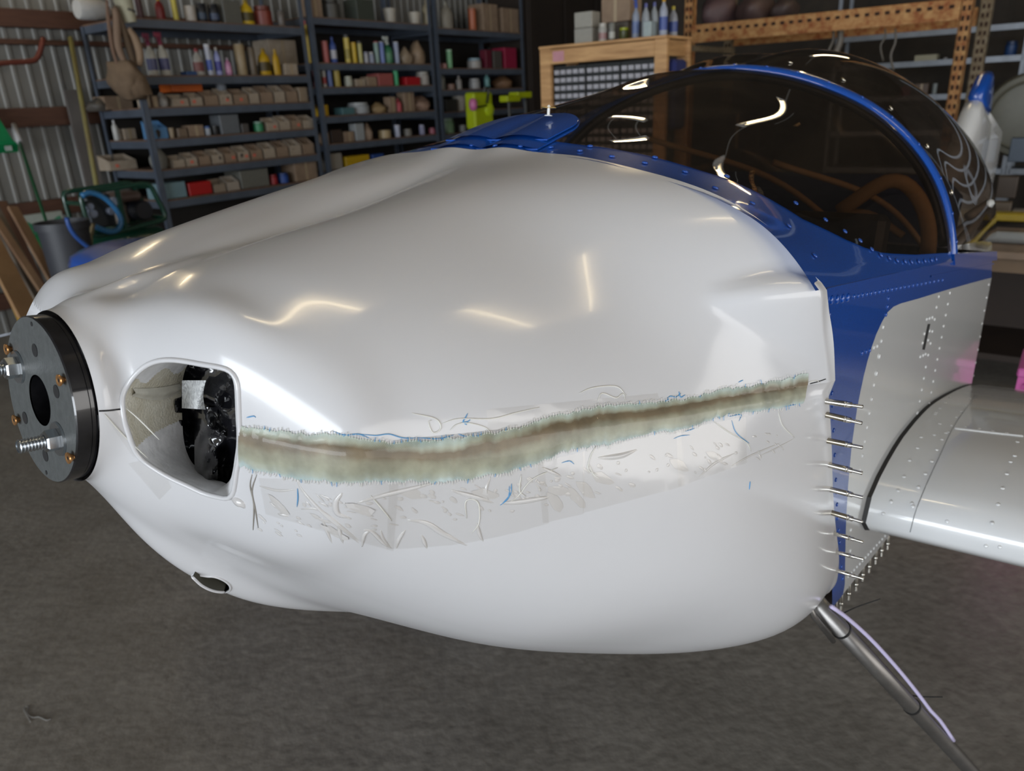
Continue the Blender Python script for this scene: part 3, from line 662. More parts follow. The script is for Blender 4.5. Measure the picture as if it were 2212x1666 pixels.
# tongue-shaped hatch plate lying on the deck and foot of the windscreen
def tongue(scale, off, name, x0=.612, x1=.768, hw=.1):
    mb = MB(); rows = []
    for u in np.linspace(0, 1, 24):
        x = x0+(x1-x0)*u; w_ = hw*scale*(1 if u < .45 else math.sqrt(max(0, 1-((u-.45)/.55)**2.2)))
        row = []
        for v in np.linspace(-1, 1, 15):
            y = w_*v; q = deckpt(x, 0)[0][2]; th = math.degrees(math.atan2(y, q-DZ)); row.append(tuple(deckpt(x, th, off)[0]))
        rows.append(row)
    mb.grid(rows); lo = [tuple(np.array(p)-np.array([0, 0, .002])) for p in ([r[0] for r in rows]+[r[-1] for r in rows[::-1]])]
    hi = [r[0] for r in rows]+[r[-1] for r in rows[::-1]]
    mb.grid([hi, lo], closed=True)
    return apart(name, mb, M_BLUE, None, 40)
tongue(1.03, .002, 'hatch_seat', x1=.774)
hatch = tongue(.96, .006, 'deck_hatch', x0=.64, x1=.765)
hc, hn = deckpt(.715, math.degrees(math.atan2(.040, .19)), .012)[0], 0
mb = MB(); mb.lathe([(.006, 0), (.006, .001), (.0022, .002), (.0022, .012), (.0032, .013), (.001, .016)], 12, M=Matrix.Translation(hc)); 
apart('latch_post', mb, mat('white_latch', (.75, .75, .72), .3), hatch, 35)
mb = MB(); mb.box((-.011, -.0025, .011), (.011, .0025, .0135), bev=.001, M=Matrix.Translation(hc) @ Matrix.Rotation(.9, 4, 'Z')); apart('brass_wing', mb, mat('brass', (.75, .52, .2), .3, metal=1), hatch)

# --- fuselage box
YS = .5075
WHT = [(2142,600),(2100,611),(2040,628),(1985,645),(1945,656),(1930,663),(1917,675),(1905,696),(1893,722),(1883,750),(1874,780),(1866,812),(1859,845),(1852,880),(1846,920),(1840,962),(1836,1005),(1832,1050),(1829,1100),(1827,1150),(1826,1200),(1825,1262)]
P_b = lambda px: ony(px, YS)
wp = [P_b(p)[[0, 2]] for p in WHT]
zb = -.412
seam0 = (0.60, .119); seamr = (1.925, .118)
edge_r = [P_b((2145, 548))[[0, 2]], P_b((2095, 850))[[0, 2]]]
bot_r = (edge_r[1][0]+.04, -.412)
blue_poly = [(.622, .119), (seamr[0], .118)]+[tuple(p) for p in wp]+[(wp[-1][0], zb)]+[(.918, zb), (.915, -.40), (.863, -.30), (.803, -.213), (.745, -.12), (.700, -.04), (.678, -.003), (.702, .004), (.672, .049), (.643, .09)]
white_poly = [tuple(p) for p in wp][::1]+[(wp[-1][0], zb), bot_r, (edge_r[1][0], edge_r[1][1])]
for s in (1, -1):
    mb = MB(); polyfill(mb, blue_poly, lambda p: (p[0], s*YS, p[1]), 0); polyfill(mb, white_poly, lambda p: (p[0], s*YS, p[1]), 1)
    if s == 1: side = apart('side_skin', mb, [M_BLUE, M_WPAINT])
    else: apart('side_skin', mb, [M_BLUE, M_WPAINT])
# raised seam laps
def sidestrip(pts, w_, name, m, y=YS+.0012, parent=None):
    P = [P_b(p) for p in pts]; mb = MB(); rows = []
    for i, p in enumerate(P): rows.append([(p[0], YS-.0005, p[2]+w_/2), (p[0], y, p[2]+w_/2*.8), (p[0], y, p[2]-w_/2*.8), (p[0], YS-.0005, p[2]-w_/2)])
    mb.grid(rows); return apart(name, mb, m, parent or side)
sidestrip([(1782, 626), (1960, 586), (2146, 546)], .004, 'seam_lap', M_BLUE, YS+.002)
sidestrip([(2010, 597), (2146, 570)], .004, 'seam_lap', M_BLUE)
# belly, firewall, tapering tail
XE = edge_r[1][0]+.02
mb = MB(); mb.add([(.925, -YS, zb), (.925, YS, zb), (XE, YS, zb), (XE, -YS, zb)], [(0, 1, 2, 3)]); apart('belly_skin', mb, M_WPAINT)
mb = MB(); mb.add([(.80, -.42, -.33), (.80, .42, -.33), (.64, .46, .10), (.64, -.46, .10), (.64, .3, .20), (.64, -.3, .20)], [(0, 1, 2, 3), (3, 2, 4, 5)]); apart('firewall', mb, mat('bare_aluminium', (.5, .5, .5), .35, metal=1))
rows = []
for x, hy, z0, z1 in ((1.93, YS, zb, .119), (2.6, .42, -.36, .12), (3.4, .27, -.25, .11), (4.2, .12, -.10, .10), (5.0, .035, .0, .09)):
    rows.append([(x, hy, z0), (x, hy, z1), (x, hy*.5, z1+.10*(x-1.9)/3*(1 if x > 2.9 else .6)), (x, -hy*.5, z1+.10*(x-1.9)/3*(1 if x > 2.9 else .6)), (x, -hy, z1), (x, -hy, z0)])
mb = MB(); mb.grid(rows, closed=True); apart('tail_boom', mb, M_WPAINT)
# slot in the side skin
P = [P_b(p) for p in ((2004, 700), (2009, 700), (1997, 756), (1992, 755))]
mb = MB(); mb.add([(p[0], YS+.0006, p[2]) for p in P], [(0, 1, 2, 3)]); apart('step_slot', mb, M_DARKIN, side)

# --- fin and rudder
def slab(outline, th0, name, m, parent=None, y0=0):     # outline (x,z), rounded-edge plate with thickness profile
    mb = MB(); c = np.mean(outline, 0); rows = []
    for s_, yy in ((.0, 1), (.72, 1), (.93, .7), (1.0, 0), (.93, -.7), (.72, -1), (0, -1)):
        rows.append([(c[0]+(p[0]-c[0])*s_, y0+yy*th0/2, c[1]+(p[1]-c[1])*s_) for p in outline])
    mb.grid(rows, closed=True); return apart(name, mb, m, parent, True)
fz = lambda px: onx
fin = slab([(3.75, .10), (4.33, .72), (4.40, .775), (4.86, .70), (4.86, .05)], .11, 'tail_fin', M_WPAINT)
slab([(4.38, .765), (4.46, .845), (4.53, .905), (4.60, .935), (4.66, .90), (4.72, .83), (4.77, .72)], .075, 'fin_tip', M_BLUE, fin)
slab([(4.88, .03), (4.88, .77), (5.45, .72), (5.50, .5), (5.30, .03)], .05, 'rudder', M_WPAINT, fin)

# --- wings
AF = [(2.38,-.300),(2.2,-.262),(2.0,-.228),(1.85,-.208),(1.70,-.193),(1.58,-.183),(1.465,-.1755),(1.39,-.1745),(1.316,-.178),(1.25,-.184),(1.196,-.191),(1.14,-.205),(1.087,-.2225),(1.05,-.240),(1.028,-.257),(1.017,-.275),(1.019,-.293),(1.032,-.308),(1.06,-.322),(1.12,-.335),(1.25,-.345),(1.5,-.348),(1.9,-.335),(2.38,-.306)]
def wing(s, name, m, y0, y1, tipm):
    af = smoothpts(AF, 60); rows = []
    for y in list(np.linspace(y0, y1-.25, 14)): rows.append([(p[0], s*y, p[1]+.055*(y-.51)) for p in af])
    o = MB(); o.grid(rows, closed=True); w_ = apart(name, o, m, None, True)
    o = MB(); rt = []
    c = af.mean(0)
    for k_ in np.linspace(0, 1, 9):
        y = y1-.25+.25*math.sin(k_*PI/2); sc = math.sqrt(max(0, 1-math.sin(k_*PI/2)**2))
        rt.append([(c[0]+(p[0]-c[0])*(.25+.75*sc), s*y, (c[1]+(p[1]-c[1])*sc)+.055*(y-.51)) for p in af])
    o.grid(rt, closed=True); apart('wing_tip', o, tipm, w_, True)
    return w_, rows
wl_, wrows = wing(1, 'wing', M_WPAINT, .514, 2.9, M_BLUE)
wr_, _ = wing(-1, 'wing', M_BLUE, .514, 2.85, M_BLUE)
WB = bvh_of(wrows, True)
# wing root gap and fillet
af = smoothpts(AF, 60); c = af.mean(0)
mb = MB(); rows = []
mb.grid([[(p[0]+(p[0]-c[0])*.004, .5078, p[1]+(p[1]-c[1])*.02) for p in af], [(p[0], .5145, p[1]) for p in af]], closed=True); apart('root_gap_seal', mb, mat('black_rubber', (.02, .02, .02), .6), wl_)
def wcurve(pts, r, mb, off=0):
    P = castn(WB, smoothpts(pts, 30), off)
    if len(P) > 2: mb.tube([tuple(p) for p in P], r, 5)
mb = MB(); wcurve([(2108, 857), (2085, 885), (2058, 925), (2030, 985), (2000, 1050), (1978, 1105), (1966, 1150)], .0008, mb); apart('rib_lap', mb, mat('lap_grey', '8f9192', .5), wl_, True)  # thin grey line along the rib lap
mb = MB(); wcurve([(2062, 926), (2140, 935), (2210, 943)], .0028, mb); apart('skin_lap', mb, M_WPAINT, wl_, True)

# --- rivets (rows of domed heads; one joined part per row group)
def rivets(pts, kind, m, r, parent, label=None):
    mb = MB()
    for p in pts:
        if kind == 'side': h, n = P_b(p), np.array([0, 1., 0])
        elif kind == 'wing': h, n = cast(WB, p)
        else: h, n = cast(DBV, p)
        if h is None: continue
        q = Vector(n).to_track_quat('Z', 'Y').to_matrix().to_4x4()
        mb.lathe([(r, 0), (r*.85, r*.3), (r*.45, r*.48)], 8, M=Matrix.Translation(h) @ q)
    return apart('rivets', mb, m, parent, True, kind='stuff')
DBV = bvh_of([[tuple(p) for p in deckpt(np.linspace(.59, 3.09, 120), np.full(120, th))] for th in np.linspace(-90, 90, 121)])
lin = lambda a, b, n: [tuple(np.array(a)+(np.array(b)-np.array(a))*t) for t in np.linspace(0, 1, n)]
rb = lin((1845, 641), (2036, 605), 22)+[(1792, 680), (1791, 706), (1793, 740), (1794, 766), (1919, 645), (1917, 663), (1914, 680), (1862, 763), (1871, 760), (1879, 757)]
rb += lin((1796, 823), (1808, 1090), 11)+lin((1809, 1120), (1820, 1250), 6)
rivets(rb, 'side', M_BLUE, .0034, side)
rivets([(1796, 648), (1808, 647), (1820, 645), (1831, 643)], 'side', M_BLUE, .0058, side)
rw = [(2028, 641), (2023, 664), (2002, 690), (2008, 688), (2014, 686), (2019, 690), (1988, 771), (1994, 768), (1999, 765), (2005, 767), (1997, 721), (1993, 741), (2008, 715), (2014, 716), (2005, 735), (2010, 742)]
rw += lin((2000, 793), (1978, 916), 6)+lin((2052, 633), (2007, 872), 11)+lin((2136, 615), (2098, 840), 9)
rw += [(1908, 707), (1904, 737), (1895, 748), (1888, 751)]+lin((1888, 832), (1858, 1015), 7)+lin((1981, 893), (2004, 886), 4)+[(1838, 1145), (1837, 1190)]
rw += lin((1833, 1245), (1912, 1158), 14)
rivets(rw, 'side', M_WPAINT, .0032, side); rivets([(1899, 770), (1893, 807)], 'side', M_WPAINT, .0045, side)
rd = [(1719, 439), (1783, 475), (1825, 500), (1858, 520), (1883, 539), (1903, 551), (1921, 558), (1938, 563), (1955, 565), (1969, 566), (1984, 565), (1998, 564), (2012, 562), (2022, 560), (1570, 381), (1545, 406), (1625, 439), (1704, 488), (1760, 552), (1480, 371), (1415, 340), (1393, 352), (1322, 338), (1275, 316), (1253, 326), (1190, 318), (1125, 316), (1070, 315), (1020, 314)]
rivets(rd, 'deck', M_BLUE, .0044, None)
rb2 = [(1417, 172), (1512, 150), (1613, 149), (1717, 167), (1818, 204), (1913, 261), (1990, 343), (2034, 436)]
mb = MB()
for th in (-60, -40, -22, -8, 4, 15, 25, 35, 45, 54, 63, 72, 80, 86):
    h = deckpt(1.399, th, .0055)[0]; q = Vector(h-np.array([1.399, 0, DZ])).to_track_quat('Z', 'Y').to_matrix().to_4x4(); mb.lathe([(.004, 0), (.0034, .0012), (.0018, .002)], 8, M=Matrix.Translation(h) @ q)
apart('rivets', mb, M_BLUE, None, True, kind='stuff')
mb = MB()
for th in (-30, 0, 18, 35, 50, 63, 75):
    h = deckpt(1.46, th, .002)[0]; q = Vector(h-np.array([1.46, 0, DZ])).to_track_quat('Z', 'Y').to_matrix().to_4x4(); mb.lathe([(.006, 0), (.0055, .0016), (.002, .0026)], 10, M=Matrix.Translation(h) @ q)
apart('canopy_screws', mb, mat('bright_screw', (.85, .8, .68), .25, metal=1), None, True, kind='stuff')
rg = lin((2052, 858), (2020, 895), 4)+[(2022, 892), (2030, 916), (2018, 940), (1990, 945), (1982, 968), (1965, 995), (1953, 1030), (1940, 1060), (1925, 1085), (1908, 1110), (2044, 936), (2035, 950), (2024, 972), (2013, 997), (1999, 1024), (1984, 1053), (1970, 1088), (1972, 1095), (2095, 862), (2085, 876), (2077, 890), (2067, 902), (2056, 920), (2048, 934)]
rg += lin((2085, 922), (2205, 940), 5)+[(2198, 955), (2192, 985), (2183, 998), (2175, 1024), (2166, 1055), (2156, 1090), (2046, 1127), (2143, 1130), (2160, 1182), (2130, 1180)]
rivets(rg, 'wing', M_WPAINT, .0032, wl_)

# --- cockpit seen through the smoked canopy
M_SEAT = mat('navy_upholstery', (0.015, 0.03, 0.10), .7)
seat = apart('seat', MB().box((2.0, -.40, -.25), (2.12, .40, .30), bev=.05).box((1.55, -.40, -.30), (2.05, .40, -.18), bev=.05), M_SEAT, None, 40)
mb = MB(); mb.box((1.05, -.46, -.02), (1.10, .46, .20), bev=.01); panel = apart('instrument_panel', mb, mat('panel_black', (.02, .02, .022), .5))
for k_, (y, z) in enumerate(((-.3, .1), (-.18, .1), (0, .09), (.16, .1), (.3, .09))):
    mb = MB(); mb.lathe([(.035, -.004), (.038, 0), (.038, .006)], 20, M=axl(1.104, y, z)); apart('dial', mb, mat('dial_grey', (.15, .15, .15), .3), panel)
mb = MB(); mb.box((.70, -.47, .05), (1.06, .47, .075), bev=.01); apart('glareshield', mb, mat('panel_black'), panel)
M_TAN = mat('tan_tube', (0.33, 0.20, 0.09), .8)
mb = MB(); mb.tube([tuple(p) for p in smoothpts([(1.36, .30, .20), (1.36, .38, .26), (1.37, .43, .24), (1.37, .465, .17), (1.37, .47, .08)], 24)], .014, 8); apart('reflection_tube', mb, M_TAN, None, True)  # tan tube added inside to stand for a brown reflection on the canopy
for pts in ([(1.3, .2, .15), (1.38, .33, .2), (1.38, .42, .16)], [(1.5, .1, .3), (1.7, .3, .22), (1.9, .42, .05)], [(1.45, -.2, .35), (1.6, .1, .25), (1.75, .35, .02)]):
    mb = MB(); mb.tube([tuple(p) for p in smoothpts(pts, 20)], .007, 6); apart('harness_strap', mb, M_TAN, None, True)
M_WT = mat('white_tube', (.6, .62, .62), .35)
for pts in ([(1.93, .44, .20), (2.02, .47, .235), (2.12, .44, .20), (2.2, .40, .10)], [(1.90, .40, .13), (2.0, .45, .20)], [(1.80, .44, .12), (1.93, .46, .19)]):
    mb = MB(); mb.tube([tuple(p) for p in smoothpts(pts, 16)], .010, 8); apart('canopy_frame_tube', mb, M_WT, None, True)

# --- port main gear leg
Ga = w2a(at_t((1762, 1300), 1.17)); Gb = w2a(at_t((2120, 1690), 1.435)); Gc = Gb+(Gb-Ga)*.12
mb = MB(); pts = [Ga, Ga+(Gb-Ga)*.5, Gb, Gc]; mb.tube([tuple(p) for p in pts], [.0145, .0140, .0132, .0128], 20)
leg = apart('gear_leg', mb, mat('grey_titanium', (.22, .21, .20), .38, metal=.85, var=.15, vscale=14), None, True)
mb = MB(); mb.tube([tuple(p) for p in (w2a(at_t((1744, 1300), 1.14)), w2a(at_t((1758, 1332), 1.15)), w2a(at_t((1800, 1385), 1.2)))], .0045, 8); apart('mount_tube', mb, leg.data.materials[0], leg, True)
mb = MB(); mb.tube([tuple(w2a(at_t(p, t))) for p, t in zip(smoothpts([(1795, 1310), (1830, 1335), (1880, 1380), (1935, 1440), (1980, 1495), (2010, 1535), (2030, 1556), (2060, 1600)], 30), np.linspace(1.16, 1.36, 30))], .0034, 8)
apart('brake_line', mb, mat('lilac_white_tube', (.55, .50, .72), .35), leg, True)
for a_, b_, tail in ((.13, .0158, [(1802, 1335), (1850, 1312), (1902, 1294)]), (.53, .0152, [(1950, 1498), (1985, 1505), (2036, 1506)])):
    c = Ga+(Gb-Ga)*a_; ax = Vector(Gb-Ga).normalized(); q = ax.to_track_quat('Z', 'Y').to_matrix().to_4x4()
    mb = MB(); mb.lathe([(b_, -.002), (b_, .002), (b_-.003, .002)], 24, M=Matrix.Translation(c) @ q); tt = np.linalg.norm(a2w(c)-CAM)/np.linalg.norm(ray(tail[0]))
    mb.tube([tuple(w2a(at_t(p, tt-.02))) for p in smoothpts(tail, 10)], .0011, 6); mb.box(tuple(w2a(at_t(tail[0], tt-.025))-.003), tuple(w2a(at_t(tail[0], tt-.025))+.003))
    apart('zip_tie', mb, mat('black_nylon', (.015, .015, .015), .4), leg)
# wheel at the foot of the leg (outside the frame)
wc = a2w(Gc); wc = np.array([wc[0]+.11, wc[1]-.02, 0.16])
mb = MB(); mb.tube([tuple(Gc), tuple(w2a(wc))], .013, 10); apart('axle', mb, leg.data.materials[0], leg, True)
mb = MB(); yv = Vector(AM[1]); q = Vector((0, 1, 0)).to_track_quat('Z', 'Y').to_matrix().to_4x4()
mb.lathe([(.06, -.05), (.12, -.055), (.153, -.04), (.16, 0), (.153, .04), (.12, .055), (.06, .05)], 32, M=Matrix.Translation(w2a(wc)) @ q); apart('tyre', mb, mat('tyre_rubber', (.02, .02, .02), .7), leg, True)
tw = np.array([-.9, 0, 0]);
ts_ = a2w((5.05, 0, -.0))
mb = MB(); mb.tube([(5.0, 0, .03), tuple(w2a((ts_[0], ts_[1], .07)))], .012, 8); mb.lathe([(.02, -.02), (.07, -.02), (.07, .02), (.02, .02)], 20, M=Matrix.Translation(w2a((ts_[0], ts_[1], .07))) @ q); apart('tail_wheel', mb, mat('tyre_rubber'))
# starboard leg mirrored
mb = MB(); ga2 = Ga*np.array([1, -1, 1]); f2 = wc.copy(); g2w = a2w(Gc*np.array([1, -1, 1])); mb.tube([tuple(ga2), tuple(Gc*np.array([1, -1, 1])), tuple(w2a((g2w[0], g2w[1], .36)))], .016, 12); pass; apart('gear_leg', mb, leg.data.materials[0], None, True)

# --- cleco fasteners along the rear edge of the lower cowl
CLB = [((1784, 867), 'topmost'), ((1785, 896), 'second from the top'), ((1787, 952), 'third from the top'), ((1789, 1004), 'fourth from the top'), ((1792, 1057), 'in the middle'), ((1794, 1107), 'sixth from the top'), ((1797, 1151), 'third from the bottom'), ((1799, 1191), 'second from the bottom'), ((1801, 1231), 'lowest')]
random.seed(2)
def cleco(label, P, direction, slim, tarn=0, L=.043, group='cleco fasteners on the cowl edge', k=1.0):
    M = Matrix.Translation(Vector(a2w(P))) @ (AMAT.to_3x3() @ Vector(direction)).to_track_quat('Z', 'Y').to_matrix().to_4x4()
    t = thing('cleco', label, 'fastener', group=group, matrix=M)
    rr = (.0030 if slim else .0038)*k; m = mat('tarnished_cleco', (.40, .36, .29), .3, metal=1) if tarn else M_CLECO
    mb = MB(); mb.lathe([(rr*.6, -.002), (rr, 0), (rr, L*.5), (rr*.9, L*.52)], 14); obj('body', mb, m, t, 35)
    mb = MB(); mb.lathe([(rr*1.08, L*.52), (rr*1.12, L*.55), (rr*.92, L*.57), (rr*1.05, L*.6), (rr*.9, L*.70)], 14); obj('collar', mb, M_CLECO, t, 35)
    mb = MB(); mb.lathe([(rr*.62, L*.70), (rr*.62, L*.98), (rr*.45, L)], 12); obj('plunger', mb, M_CLECO, t, 35)
    mb = MB(); mb.lathe([(.0009, -.012), (.0012, 0)], 6); obj('needle', mb, M_CLECO, t)
for k_, (px, w_) in enumerate(CLB):
    P = ony(px, .512)
    cleco('steel cleco pin in the white cowl edge over the blue band, '+w_, P, (random.uniform(-.03, .03), 1, random.uniform(-.03, .05)), k_ >= 6, k_ in (1, 2, 5))
ordn = ['first', 'second', 'third', 'fourth', 'fifth', 'sixth', 'seventh', 'eighth', 'ninth']
for k_, px in enumerate(((1804, 1300), (1817, 1283), (1834, 1262), (1850, 1243), (1864, 1222), (1878, 1205), (1892, 1187), (1905, 1171), (1918, 1157))):
    P = ony(px, .500)
    cleco('small pale cleco hanging under the belly edge, %s from the gear leg' % ordn[k_], P, (0, .12, -1), k_ != 0, 0, L=.030 if k_ else .036, group='clecos under the belly edge', k=1.25)
# ================================================================ BACKGROUND: RACKS, CABINET, TOOLS
DS = 6.2                      # distance of the front of the shelf run from the camera, along RN
BF = -DS
def world_ab(a, b, z): return a*RD+b*RN+np.array([0, 0, z])
def a_of(px, z, b=BF):        # shelf-run coordinate whose point at height z shows at image column px
    lo, hi = -4.0, 14.0
    for _ in range(50):
        m = (lo+hi)/2
        if proj(world_ab(m, b, z))[0] < px: lo = m
        else: hi = m
    return (lo+hi)/2
_labels = set()
def L(s):
    w_ = s.split()
    assert len(w_) <= 16, s
    if s in _labels: print('DUP', s)
    _labels.add(s); return s
MP = {}
def P_(c, rough=.45): return pm(c, rough)

# ---- steel shelving units
LV = [[.115, .047, .008, -.032, -.071, -.111], [.131, .065, .029, -.015, -.058, -.100], [.127, .058, .020, -.020, -.060]]
UA = [(.5620*DS, .846*DS), (.858*DS, 1.140*DS), (1.150*DS, 1.432*DS)]
DEP = 0.72
def shelf_unit(k, label):
    a0, a1 = UA[k]; w_ = a1-a0
    t = thing('steel_shelving', L(label), 'shelving', world_ab(a0, BF, 0), ROTD, 'blue grey steel shelving units')
    top = CAMZ+(.118 if k == 0 else .30)*DS
    for x in (0, w_):
        for y in (0, DEP):
            sx, sy = (1 if x == 0 else -1), (1 if y == 0 else -1); mb = MB()
            tp = top if not (k == 0 and y == 0) else CAMZ+.30*DS
            mb.box((min(x, x+sx*.045), min(y, y+sy*.004), 0), (max(x, x+sx*.045), max(y, y+sy*.004), tp)); mb.box((min(x, x+sx*.004), min(y, y+sy*.045), 0), (max(x, x+sx*.004), max(y, y+sy*.045), tp))
            obj('post', mb, M_FRAME, t)
    for l in LV[k]:
        z = CAMZ+l*DS; mb = MB()
        mb.box((.01, .005, z-.040), (w_-.01, .02, z+.018)); mb.box((.01, DEP-.02, z-.040), (w_-.01, DEP-.005, z+.018)); mb.box((.01, .02, z-.040), (.02, DEP-.02, z+.018)); mb.box((w_-.02, .02, z-.040), (w_-.01, DEP-.02, z+.018))
        s = obj('shelf', mb, M_FRAME, t); mb = MB(); mb.box((.012, .012, z+.0185), (w_-.012, DEP-.012, z+.030)); obj('board', mb, M_BOARD, s)
    zlo, zhi = (CAMZ+LV[k][-1]*DS-.05, CAMZ+LV[k][1 if k == 0 else 0]*DS-.03)
    mb = MB(); mb.box((.02, DEP+.002, .3), (w_-.02, DEP+.010, zhi)); obj('shade_panel', mb, mat('shelf_shade_dark', '1c1814', .9, var=.2, vscale=3), t)  # dark sheet added to give the black depth behind the shelves
    return t
shelf_unit(0, 'first blue grey steel shelving unit from the left, nearest the bare wall')
shelf_unit(1, 'middle blue grey steel shelving unit holding bottles and tubes')
shelf_unit(2, 'farthest blue grey steel shelving unit, behind the lime green case')

# ---- generic items (local: x along the shelf, y into the shelf, base at z=0)
def it_box(t, w, d, h, c, m=None, bev=.004, name='box'):
    mb = MB(); mb.box((-w/2, 0, 0), (w/2, d, h), bev=bev); return obj(name, mb, m or P_(c), t)
def it_bin(t, w, d, h, c, m=None):
    mb = MB(); s = .006; m = m or P_(c)
    mb.box((-w/2, 0, 0), (w/2, d, s)); mb.box((-w/2, 0, s), (w/2, s, h*.62)); mb.box((-w/2, d-s, s), (w/2, d, h)); 
    for sx in (-1, 1):
        x0, x1 = sorted((sx*w/2, sx*(w/2-s))); mb.add([(x0, s, s), (x1, s, s), (x1, d-s, s), (x0, d-s, s), (x0, s, h*.62), (x1, s, h*.62), (x1, d-s, h), (x0, d-s, h)], [(3, 2, 1, 0), (4, 5, 6, 7), (0, 1, 5, 4), (1, 2, 6, 5), (2, 3, 7, 6), (3, 0, 4, 7)])
    obj('tray', mb, m, t)
    mb = MB(); random.seed(int(w*1e5))
    for q in range(5):
        x = random.uniform(-w*.3, w*.3); y = random.uniform(d*.2, d*.75); r = w*random.uniform(.10, .18); mb.lathe([(r, 0), (r, h*.4), (r*.5, h*.5)], 7, M=Matrix.Translation((x, y, s)) @ Matrix.Rotation(random.uniform(-.5, .5), 4, 'X'))
    if random.random() < .35:
        m2 = MB(); x = random.uniform(-w*.25, w*.25); m2.box((x-.014, -.002, h*.2), (x+.014, 0, h*.2+.024)); obj('price_sticker', m2, P_('c8604c'), t)
    obj('small_parts', mb, mat('dark_hardware', '3b332c', .6), t, kind='stuff')
PROF = {
 'bottle': [(.46, 0), (.5, .02), (.5, .62), (.42, .72), (.2, .82), (.17, .88)], 'tube': [(.48, 0), (.5, .02), (.5, .9)], 'can': [(.48, 0), (.5, .015), (.5, .93), (.46, .96)],
 'jar': [(.46, 0), (.5, .04), (.5, .74), (.42, .8)], 'jug': [(.47, 0), (.5, .03), (.5, .55), (.4, .72), (.18, .84), (.16, .88)], 'cup': [(.36, 0), (.5, .98), (.47, 1.0), (.34, .04)]}
def it_round(t, w, h, c, cap, kind, band=None):
    mb = MB(); fl = .62 if kind == 'jug' else 1
    pr = [(r*w, z*h) for r, z in PROF[kind]]
    M = Matrix.Translation((0, w/2, 0)) @ Matrix.Diagonal((1, fl, 1, 1))
    mb.lathe(pr, 14, M=M, cap=kind != 'cup')
    if kind == 'cup': mb.lathe([(.0001, .01), (.36*w, .01)], 14, M=M, cap=False)
    obj('body', mb, P_(c), t, 40)
    if cap:
        top = PROF[kind][-1]; mb = MB(); r = max(top[0]*w, .1*w)
        mb.lathe([(r*1.05, top[1]*h), (r*1.05, h), (r*.9, h)] if kind in ('can', 'tube', 'jar') else [(r*1.2, top[1]*h), (r*1.1, h)], 12, M=M); obj('cap', mb, P_(cap), t, 40)
    if band:
        mb = MB(); mb.lathe([(.505*w, h*.16), (.505*w, h*.5)], 14, M=M, cap=False); obj('paper_label', mb, P_(band), t, True)
def it_spray(t, w, h, c, head, band):
    it_round(t, w, h*.78, c, None, 'bottle', band)
    mb = MB(); M = Matrix.Translation((0, w/2, 0)); mb.lathe([(.2*w, h*.68), (.2*w, h*.76), (.12*w, h*.8)], 10, M=M); mb.box((-w*.5, w*.42, h*.86), (w*.22, w*.58, h*.97), bev=.003); mb.box((-w*.1, w*.42, h*.78), (w*.12, w*.58, h*.88)); mb.tube([(-w*.15, w/2, h*.88), (-w*.3, w/2, h*.76)], w*.05, 6)
    obj('spray_head', mb, P_(head), t)
def it_bag(t, w, d, h, c, seed=0):
    mb = MB(); random.seed(seed); rows = []; ph = [random.uniform(0, 6) for _ in range(4)]
    for v in np.linspace(0, 1, 9):
        row = []; rr = (1-.75*max(0, v-.55)/.45)*(.8+.2*math.sin(min(1, v*3)*PI/2))
        for q in range(16):
            a = 2*PI*q/16; k_ = 1+.10*math.sin(3*a+ph[0]+v*3)+.08*math.sin(5*a+ph[1]-v*6); row.append((w/2*rr*k_*math.cos(a), d/2+d/2*rr*k_*math.sin(a), h*v*(1+.06*math.sin(2*a+ph[2]))))
        rows.append(row)
    mb.grid(rows, closed=True); mb.f.append(tuple(128+q for q in range(16))); mb.m.append(0); obj('bag_body', mb, P_(c, .6), t, True)
KIND = {'box': 'box', 'cardbox': 'cardboard box', 'bin': 'cardboard tray', 'bottle': 'bottle', 'tube': 'tube', 'can': 'can', 'jar': 'jar', 'jug': 'jug', 'cup': 'cup', 'spray': 'spray bottle', 'bag': 'bag', 'cbin': 'open tray'}
NAMEOF = {'box': 'storage_box', 'cardbox': 'cardboard_box', 'bin': 'cardboard_tray', 'bottle': 'bottle', 'tube': 'caulk_tube', 'can': 'spray_can', 'jar': 'jar', 'jug': 'jug', 'cup': 'cup', 'spray': 'spray_bottle', 'bag': 'bag', 'cbin': 'open_tray'}
